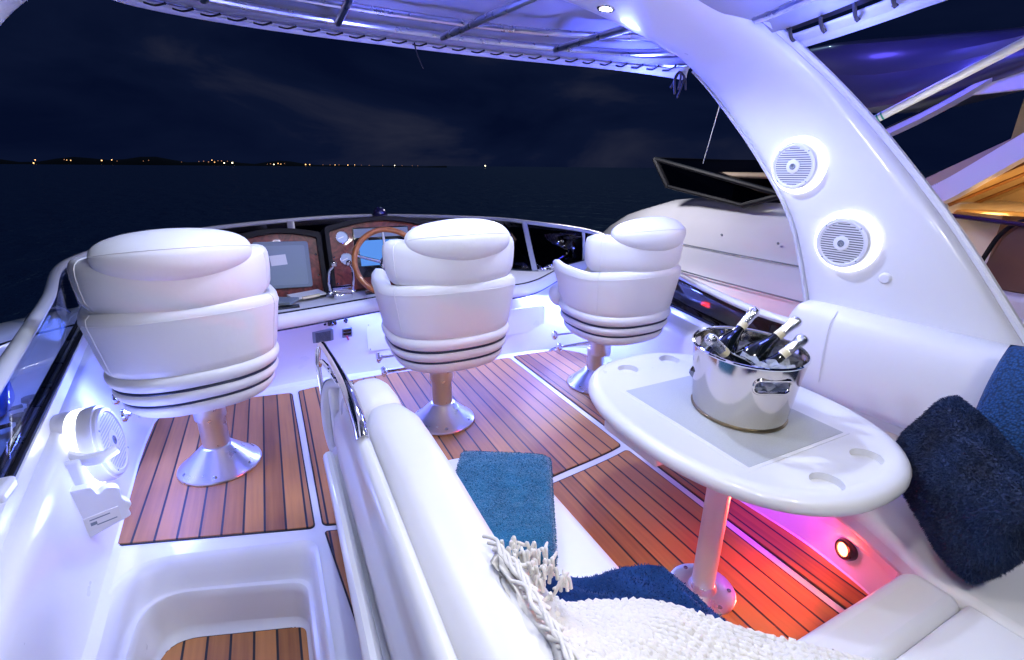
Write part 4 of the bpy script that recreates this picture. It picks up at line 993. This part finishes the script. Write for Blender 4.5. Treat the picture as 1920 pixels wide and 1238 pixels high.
# ------------------------------------------------------------------ canopies
can = tag(empty('front_canopy'), 'pale fabric sun canopy laced to its frame above the helm', 'canopy')
edge = cat([(-.48,1.88,1.93),(-.50,2.35,1.965),(-.40,2.72,1.975),(.12,3.0,2.0),(.95,3.05,2.0),(1.50,2.92,1.975),(1.80,2.50,1.895),(1.855,1.90,1.765)], 10)
E_ = sub_path(edge, 0, 1, 70); cen = V((.65,2.0,2.06))
ain = sub_path(cat([(-.47,1.84,1.93),(-.25,1.85,1.95),(.2,1.86,1.99),(.67,1.86,2.0),(1.2,1.86,1.99),(1.6,1.87,1.88),(1.83,1.86,1.80)],8), 0, 1, 70)
def tow(i, d, dz=0): 
    v_ = (ain[i]-E_[i]); l = v_.length; return E_[i]+v_*min(1, d/max(l,.001))+V((0,0,dz))
rings = []
for i in range(70):
    rings.append([tow(i,.085,.004), tow(i,.11,.022)] + [E_[i].lerp(ain[i], t)+V((0,0,.03+.05*sin(pi*t)+.006*sin(i*.9+t*9))) for t in (.2,.35,.5,.65,.8,1.0)])
o = MB().loft(rings, closed=False, cap=False).build('canopy_fabric', FABRICTOP, can); o.modifiers.new('t','SOLIDIFY').thickness = .004
o = MB().loft([[tow(i,-.012,-.016), tow(i,-.004,.004), tow(i,.03,.006), tow(i,.052,.003)] for i in range(70)], closed=False, cap=False).build('hem', HEM, can); o.modifiers.new('t','SOLIDIFY').thickness = .004
m_ = MB(); m_.tube([tow(i,.02,.022) for i in range(70)], .013, 8); m_.build('edge_tube', ALU, can)
o = MB().loft([[tow(i,.04,.020), tow(i,.10,.030)] for i in range(70)], closed=False, cap=False).build('gap_backing', CORD, can)
for i in range(2, 68, 2):
    j = min(69, i); m_ = MB(); a_ = tow(j,.022,-.004); b_ = tow(min(69,j+1),.105,-.008); m_.tube(cat([a_+V((0,0,.002)), a_.lerp(b_,.5)+V((0,0,-.008)), b_],3), .0042, 6)
    m_.lathe([(.001,-.006),(.007,0),(.001,.006)], 6, Matrix.Translation(b_)); m_.build('lace', CORD, can)
m_ = MB(); m_.tube(cat([tow(38,.06,0), tow(38,.03,-.05)+V((.02,0,0)), tow(39,.01,-.12)],4), .004, 6); m_.build('loose_lace', CORD, can)
m_ = MB()
for k in range(5): m_.tube(cat([tow(68,.02,.0), tow(68,.05,-.02)+V((.02*sin(k*2),.03*cos(k*2),-.02)), tow(68,.03,-.05)+V((.05*sin(k*2.1),.05*cos(k*1.7),-.02-.01*k))],4), .005, 6)
m_.build('lace_knot', CORD, can)
for d in (.25,.52):
    m_ = MB(); m_.tube([tow(i,d,.008) for i in range(3,67)], .016, 10); m_.build('canopy_bow', ALU, can)
for i0, i1 in ((30,26),(40,46),(19,16),(52,58)):
    m_ = MB(); m_.tube([tow(i0,.25,.0), tow(i0,.25,.0).lerp(ain[i1]+V((0,0,-.01)),.5), ain[i1]+V((0,0,-.01))], .017, 10); m_.build('canopy_strut', ALU, can)

aft = tag(empty('rear_canopy'), 'pale laced fabric canopy running aft from the arch at top right', 'canopy')
aedge = sub_path(cat([(1.845,1.50,1.80),(1.88,1.40,1.80),(1.83,1.20,1.80),(1.76,1.0,1.80),(1.70,.85,1.80),(1.55,.4,1.80),(1.45,-.2,1.80),(1.40,-1.2,1.80)],8), 0, 1, 60)
def atow(i, d, dz=0):
    return aedge[i]+V((-d, .0, dz+d*.22 if d < .5 else dz+.11+.02*(d-.5)))
o = MB().loft([[atow(i,.10,.012), atow(i,.14,.03)]+[atow(i,d,.02+.006*sin(i+d*9)) for d in (.3,.5,.9,1.4,1.9,2.3)] for i in range(60)], closed=False, cap=False).build('canopy_fabric', FABRICTOP, aft); o.modifiers.new('t','SOLIDIFY').thickness = .004
o = MB().loft([[atow(i,-.012,-.016), atow(i,-.004,.006), atow(i,.03,.01), atow(i,.06,.006)] for i in range(60)], closed=False, cap=False).build('hem', HEM, aft); o.modifiers.new('t','SOLIDIFY').thickness = .004
o = MB().loft([[atow(i,.05,.024), atow(i,.115,.034)] for i in range(60)], closed=False, cap=False).build('gap_backing', CORD, aft)
for i in range(3, 58, 3):
    m_ = MB(); a_ = atow(i,.03,-.004); b_ = atow(i+1,.115,-.004); m_.tube(cat([a_, a_.lerp(b_,.5)+V((0,0,-.01)), b_],3), .006, 6); m_.lathe([(.001,-.008),(.010,0),(.001,.008)], 8, Matrix.Translation(a_)); m_.lathe([(.001,-.006),(.008,0),(.001,.006)], 8, Matrix.Translation(b_)); m_.build('lace', CORD, aft)
m_ = MB(); m_.tube([atow(i,.20,.02) for i in range(2,60)], .016, 10); m_.build('canopy_bow', ALU, aft)
m_ = MB(); m_.lathe([(.05,-.02),(.05,.03),(.035,.05),(.001,.055)], 20, axisM((1.86,1.47,1.79),(.6,-.3,-.4))); m_.build('corner_fitting', ALU, aft)
# unseen lamps added to the aft canopy as fill, built like the arch's own
for (x, y, e_, c_) in ((.05,-.25,.75,(.60,.67,1)),(.95,-.30,1.0,WARM),(.45,.55,.6,(1,.98,.95))):
    p = V((x, y, 1.925)); nn = V((0,0,-1)); downlight(p, nn, aft)
    lamp('SPOT', 'downlight_and_fill_beam', p+V((0,0,-.03)), ENERGY['aft']*e_, c_, .06, p+V((.12,.75,-1)), 160, .6)

# ------------------------------------------------------------------ lights of the cockpit lamps, plus an added violet spot
p0 = Mp @ V((0,0,.07))
lamp('POINT', 'speaker_ring_light', V((-.58,2.42,.42)), 17, BLUE, .06)
lamp('POINT', 'speaker_ring_light', V((-.54,1.90,.34)), 2.6, (.18,.24,1), .06)
def strip(name, loc, length, power, col, d):
    o = lamp('AREA', name, loc, power, col, .03, V(loc)+V(d)); o.data.shape = 'RECTANGLE'; o.data.size = length; o.data.size_y = .03; return o
strip('led_strip_light', (.45,2.99,.474), 1.9, 26, (.13,.20,1), (0,-.35,-1))
strip('led_strip_light', (1.72,3.0,.474), .5, 10, BLUE, (0,-.5,-1))
lamp('POINT', 'led_strip_light', (2.02,2.62,.38), 14, BLUE, .05)
lamp('SPOT', 'courtesy_and_fill_glow', Mc @ V((0,0,.03)), 20, (1,.06,.03), .02, Mc @ V((0,0,.03))+V((-.9,.27,.12)), 100, .9)
lamp('POINT', 'courtesy_and_fill_glow', Mc @ V((0,0,.05)), .5, (1,.08,.05), .02)
lamp('SPOT', 'courtesy_and_fill_glow', (1.42,.98,.34), 6, (.48,.02,1), .04, (1.70,.95,.06), 95, .7)  # added violet spot without a fitting, tints the riser
lamp('POINT', 'canopy_led_light', (1.66,2.2,1.72), 13, (.08,.11,1), .05)
lamp('POINT', 'canopy_led_light', (.6,2.4,1.78), 7, (.12,.15,1), .05)
lamp('POINT', 'canopy_led_light', (1.62,1.15,1.70), 6.0, (.12,.16,1), .05)

# ------------------------------------------------------------------ port side deck outside the window
sd = structure(MB().prism([(-.9,.5),(-1.0,3.6),(-1.0,6.0),(-2.6,6.4),(-3.0,4.5),(-2.8,.5)], -.40, -.30).build('side_deck', GEL))
bw = tag(MB().loft([[V((x+dx, y, z)) for dx, z in ((.18,-.31),(.13,-.28),(.12,-.12),(.10,-.03),(.03,.03),(-.10,.06),(-.40,.06),(-.46,-.02),(-.46,-.8))] for x, y in ((-2.75,2.6),(-2.65,3.6),(-2.45,4.5),(-2.05,5.25),(-1.4,5.75))], closed=False, cap=False).build('bulwark', GEL, sub=1), 'pale moulded bulwark outside the left rail, with a chrome cleat', 'bulwark')
m_ = MB(); m_.tube(cat([(-1.98,5.32,.05),(-1.93,5.40,.12),(-1.80,5.50,.12),(-1.74,5.53,.05)],5), .014, 8); m_.build('chrome_cleat', CHROME, bw)
m_ = MB(); m_.tube([(-2.64,2.6,-.03),(-2.55,3.55,-.03),(-2.36,4.4,-.03),(-1.98,5.15,-.03),(-1.36,5.68,-.03)], .008, 6); m_.build('rub_strip', BLACK, bw)
fd = MB(); fd.lathe([(.001,-.36),(.05,-.34),(.11,-.28),(.135,-.18),(.14,0),(.135,.18),(.11,.28),(.05,.34),(.001,.36)], 28, axisM((-1.93,4.30,-.14),(-.45,1,.10)))
tag(fd.build('boat_fender', BLUEPL, smooth=60), 'large blue boat fender lying outside the left rail', 'fender')
for (x, y, lb) in ((-1.66,4.18,'black deck fitting beside the blue fender, farther of two'),(-1.62,3.88,'black deck fitting beside the blue fender, nearer of two')):
    ct = tag(empty('deck_fitting', (x,y,-.30), .3), lb, 'deck fitting', 'black fittings on the side deck')
    m_ = MB(); m_.lathe([(.05,0),(.05,.015),(.03,.03),(.025,.06),(.05,.075),(.045,.10),(.001,.105)], 18); m_.build('fitting_body', BLACK, ct)
    m_ = MB(); m_.tube(cat([(-.05,0,.05),(-.2,.02,.03),(-.4,-.02,.012),(-.6,.0,.010)],5), .014, 8); m_.build('mooring_line', BLACK, ct)
lamp('POINT', 'side_deck_led', (-1.40,4.2,.25), 16, (.10,.20,1), .08)

# ------------------------------------------------------------------ neighbouring yacht
ny = tag(empty('neighbour_yacht'), 'pale motor yacht moored alongside, with dark windscreen and amber lit cabin', 'yacht')
prof0 = [(-2.55,-3.9),(-2.50,-.9),(-2.42,-.3),(-2.30,.05),(-2.15,.20),(-1.98,.36),(-1.80,.46),(-1.60,.555),(-1.50,.60),(-1.30,.82),(-1.05,1.0),(-.6,1.09),(0,1.11)]
prof_full = prof0+[(-x, z) for x, z in reversed(prof0[:-1])]
st = []
for y, wx, zz in ((-3,1,.0),(.2,1,.0),(2.0,1,.0),(3.2,.98,-.01),(4.3,.90,-.03),(5.2,.78,-.10),(6.0,.60,-.22),(6.7,.38,-.38),(7.2,.16,-.50),(7.35,.02,-.55)):
    st.append((y, [(5.6+x*wx, (z if z < 0 else z*(1+zz))+ (zz*.55 if z > -1 else 0)) for x, z in prof_full]))
m_ = MB(); m_.loft([[V((x, y, z)) for x, z in sec] for y, sec in st], cap=False); m_.build('hull', HULL2, ny, smooth=50)
for k_, (x_, z_) in enumerate(((-1.60,.565),(-1.985,.372))):
    m_ = MB(); m_.tube([V((5.6+(x_-.012)*wx, y, z_*(1+zz)+zz*.55+.004)) for y, wx, zz in ((-3,1,.0),(.2,1,.0),(2.0,1,.0),(3.2,.98,-.01),(4.3,.90,-.03),(5.2,.78,-.10),(6.0,.60,-.22))], .007, 6); m_.build('deck_seam', GREYPL, ny)
for y_, dz_ in ((2.3,.0),(2.9,.0),(3.6,-.012),(4.2,-.02)):
    m_ = MB(); m_.lathe([(.010,-.01),(.010,.006),(.001,.008)], 10, axisM((5.6-1.42*(1 if y_ < 3 else .95), y_, .70+dz_), (-.8,0,.6))); m_.build('deck_fastener', GREYPL, ny)
# windscreen of the neighbour: raked frame with panes
A_, B_, C_, D_ = V((4.5,5.0,1.455)), V((4.5,4.72,1.13)), V((4.45,3.55,.985)), V((4.35,3.05,1.12)); T_ = V((4.5,3.3,1.10)); Rr = V((5.9,5.2,1.45)); U = V((5.8,3.9,1.45))
def quad(a, b, c, d, name, m, par):
    o = MB().add([a,b,c,d], [(0,1,2,3)]).build(name, m, par, smooth=0, fix=False); s_ = o.modifiers.new('t','SOLIDIFY'); s_.thickness = .012; return o
wsn = quad(A_, B_, C_, T_, 'windscreen_glass', DARKGLASS, ny); quad(A_, T_, U, Rr, 'windscreen_top_glass', DARKGLASS, ny)
m_ = MB()
for a, b, r_ in ((A_,B_,.035),(B_,C_,.022),(C_,D_,.030),(A_,D_,.026),(A_,Rr,.022)): m_.tube([a, (a+b)/2, b], r_, 8)
m_.build('windscreen_frame', BLACK, ny)
# cockpit furniture silhouetted behind the glass
MB().box((4.75,3.0,.9),(5.4,4.0,1.20)).build('helm_pod', BLACK, ny, bevel=.08)
MB().box((4.7,3.2,1.25),(5.6,4.2,1.31)).build('dash_cowl', TAN, ny, bevel=.03)
for (x, y, z) in ((4.62,3.10,1.235),(4.66,3.02,1.25),(4.60,3.02,1.12)): MB().box((-.02,-.03,-.03),(.02,.03,.03), Matrix.Translation((x,y,z))).build('instrument_light', emitter('instr',(1,.92,.5),4) if 'instr' not in bpy.data.materials else bpy.data.materials['instr'], ny, bevel=.008)
m_ = MB(); m_.tube([(4.3,2.75,1.15),(4.05,2.85,1.75)], .025, 8); m_.build('whip_aerial', BLACK, ny)
m_ = MB(); m_.tube([(4.6,4.3,1.4),(4.55,4.1,2.1)], .006, 6); m_.build('wire_aerial', TUBEW, ny)
# salon side: white surround with an amber opening
fr = cat([(3.98,1.80,1.13),(3.98,1.66,1.215),(3.98,1.52,1.33),(3.98,1.37,1.46),(3.98,1.2,1.60),(3.98,.9,1.80)], 5)
MB().loft([[p+V((0,.04,.07)), p+V((-.05,.04,.05)), p+V((-.05,-.03,-.05)), p+V((.04,-.03,-.055)), p+V((.10,0,.05))] for p in fr]).build('salon_frame', HULL2, ny, smooth=50)
MB().prism([(1.95,1.05),(1.78,1.16),(1.66,1.06),(1.72,.9),(1.85,.6),(2.1,.6)], 0, .12, Matrix(((0,0,1,3.99),(1,0,0,0),(0,1,0,0),(0,0,0,1)))).build('salon_corner', HULL2, ny, bevel=.03)
MB().box((3.93,-1.5,.15),(4.5,1.75,.64)).build('salon_sill', HULL2, ny, bevel=.03)
MB().box((5.6,-1.5,.5),(5.66,2.0,2.1)).build('salon_wall', TAN, ny)
MB().box((4.1,-1.5,.60),(5.6,2.0,.64)).build('salon_floor', TAN, ny)
MB().prism([(2.0,1.1),(.5,2.05),(-1.5,2.05),(-1.5,2.12),(.5,2.12),(2.05,1.16)], 0, 1.6, Matrix(((0,0,1,4.05),(1,0,0,0),(0,1,0,0),(0,0,0,1)))).build('salon_ceiling', TAN, ny)
m_ = MB(); m_.lathe([(.001,.0),(.30,0),(.34,.03),(.33,.05),(.001,.052)], 36, Matrix.Translation((4.7,1.35,1.02)) @ Matrix.Scale(1.5,4,(0,1,0))); m_.build('salon_table', TAN, ny)
q = MB(); q.loft([[V((4.25+.5*u*u, 1.36-.30*u-.0*z, .66+.40*z*(1-.25*u*u)+.02)) for z in (0,.25,.5,.75,1)] for u in [k/10 for k in range(-2,14)]], closed=False, cap=False)
o = q.build('salon_seat_back', BROWNL, ny); o.modifiers.new('t','SOLIDIFY').thickness = .03
m_ = MB(); m_.tube(cat([(4.05,1.405,.76),(4.05,1.39,.84),(4.05,1.355,.97),(4.06,1.30,1.05),(4.08,1.22,1.085),(4.12,1.1,1.09),(4.2,.9,1.09)],6), .014, 8); m_.build('seat_trim', BLACK, ny)
MB().prism([(1.40,.64),(1.38,.78),(1.345,.96),(1.29,1.035),(1.21,1.07),(1.0,1.08),(.7,1.08),(.7,.64)], 0, .05, Matrix(((0,0,1,4.06),(1,0,0,0),(0,1,0,0),(0,0,0,1)))).build('chair_back', BROWNL, ny, bevel=.01)
m_ = MB(); m_.tube([(3.92,1.70,1.085),(3.92,1.45,1.07),(3.92,1.2,1.055),(3.92,.8,1.03)], .014, 8); m_.build('side_rail', mat('dark_rail',(.06,.03,.08),.25,metal=.6), ny)
lamp('POINT', 'salon_lamp', (4.9,.7,1.25), 26, (1,.60,.22), .1)
lamp('POINT', 'salon_lamp', (4.6,1.6,1.05), 11, (1,.55,.15), .1)
MB().box((4.5,.7,.64),(5.5,1.15,.82)).build('salon_bench', mat('cream_seat',(.60,.52,.42),.5,bump=[(8,.3,.01)]), ny, bevel=.05, seg=4)
MB().box((5.2,-1.0,.64),(5.58,1.95,1.05)).build('salon_cabinet', mat('salon_wood',(.24,.11,.04),.35,vary=(6,.4)), ny, bevel=.02)
MB().box((5.15,-1.0,1.05),(5.59,1.95,1.09)).build('salon_counter', mat('salon_counter',(.6,.5,.38),.3), ny, bevel=.01)
for y_ in (.6,1.1,1.6): MB().box((5.56,y_-.18,1.25),(5.595,y_+.18,1.6)).build('salon_panel', bpy.data.materials['salon_wood'], ny, bevel=.008)
for x_ in (4.15,4.5,4.9,5.3):
    m_ = MB(); m_.tube([(x_,2.0,1.09),(x_,1.25,1.565),(x_,.5,2.04),(x_,-1.4,2.04)], .018, 6); m_.build('ceiling_batten', bpy.data.materials['salon_wood'], ny)
m_ = MB(); m_.tube(cat([(3.99,1.70,1.12),(3.99,1.55,1.25),(3.99,1.37,1.40),(3.99,1.1,1.60)],5), .012, 8); m_.build('window_seal', BLACK, ny)
rl_ = MB().box((3.02,2.60,.27),(3.06,2.66,.335)).build('red_reflection_block', emitter('red_reflection',(1,.05,.03),60), ny, bevel=.006)  # glowing block standing in for a red reflection in the smoked window
lamp('POINT', 'red_reflection_glow', (2.97,2.63,.30), .8, (1,.05,.03), .03)  # added spill around the stand-in reflection
# dark hardtop hanging over, with pole
ht = tag(empty('hardtop_cover'), 'dark blue lit hardtop of the moored yacht at the upper right', 'hardtop')
rings = []
for y, zt, zb, xo in ((3.15,2.17,2.12,0),(2.95,2.27,1.98,-.05),(2.6,2.27,1.80,-.10),(2.2,2.22,1.68,-.12),(1.8,2.17,1.78,-.12),(1.5,2.13,1.86,-.10),(1.1,2.13,2.0,-.08),(.5,2.15,2.1,-.05)):
    zm = (zt+zb)/2; rings.append([V((4.0+xo+dx, y, z)) for dx, z in ((.1,zt),(-.02,zt-.03),(-.06,zm+.05),(-.02,zm),(-.05,zm-.06),(0,zb+.02),(.1,zb),(1.4,zb+.1),(1.4,zt))])
m_ = MB(); m_.loft(rings); m_.build('hardtop_shell', DARKHT, ht, sub=1, smooth=60)
q = cat([(3.95,2.22,1.535),(3.95,1.95,1.66),(3.95,1.69,1.81),(3.95,1.48,1.955),(3.95,1.1,2.2)],5)
m_ = MB(); m_.loft([[p+V((0,0,.028)), p+V((-.03,0,.01)), p+V((-.03,0,-.022)), p+V((.05,0,-.03)), p+V((.06,0,.02))] for p in q]); m_.build('hardtop_edge', mat('edge_white',(.55,.55,.62),.35), ht)
MB().prism([(1.75,1.79),(1.55,1.90),(1.3,2.03),(1.0,2.1),(1.0,1.80),(1.44,1.795)], 0, .05, Matrix(((0,0,1,3.98),(1,0,0,0),(0,1,0,0),(0,0,0,1)))).build('side_fin', HULL2, ht, bevel=.012)
m_ = MB(); m_.tube([(4.0,2.15,1.60),(4.0,1.85,1.74)], .02, 8); m_.build('dark_batten', BLACK, ht)
lamp('POINT', 'hardtop_led', (3.3,1.75,2.05), 20, (.09,.08,1), .1)
lamp('POINT', 'hardtop_led', (3.4,2.45,2.35), 9, (.12,.09,1), .1)
pole = tag(empty('boat_pole'), 'long white pole with thin green bands slanting at the upper right', 'pole')
pa, pb = V((3.05,1.755,1.575)), V((3.2,1.15,1.935))
pe = pa+(pb-pa)*1.8
m_ = MB(); m_.tube([pa, pb, pe], .022, 14); m_.build('pole_shaft', mat('white_pole',(.80,.80,.74),.35), pole)
d = (pb-pa).normalized()
for s_ in (.085,.105):
    m_ = MB(); m_.tube([pa+d*s_, pa+d*(s_+.008)], .0226, 14); m_.build('green_band', mat('green_band',(.02,.30,.20),.4) if 'green_band' not in bpy.data.materials else bpy.data.materials['green_band'], pole)
lamp('POINT', 'neighbour_fill', (4.2,2.3,2.1), 150, (.92,.90,1), .2)  # two added fill points without fittings brighten the neighbouring hull
lamp('POINT', 'neighbour_fill', (3.4,5.2,2.4), 150, (.92,.90,1), .2)
lamp('POINT', 'pole_fill', (2.75,1.15,1.35), 7, (1,.96,.92), .1)  # added point without a fitting, whitens the pole and arch edge

# ------------------------------------------------------------------ render settings
S.render.engine = 'CYCLES'
S.cycles.use_denoising = True
S.cycles.max_bounces = 8; S.cycles.diffuse_bounces = 4; S.cycles.glossy_bounces = 4; S.cycles.transmission_bounces = 6; S.cycles.transparent_max_bounces = 12
S.cycles.sample_clamp_indirect = 6
S.view_settings.view_transform = 'Standard'; S.view_settings.look = 'None'; S.view_settings.exposure = 0.52; S.view_settings.gamma = 1.0
S.view_settings.use_curve_mapping = False
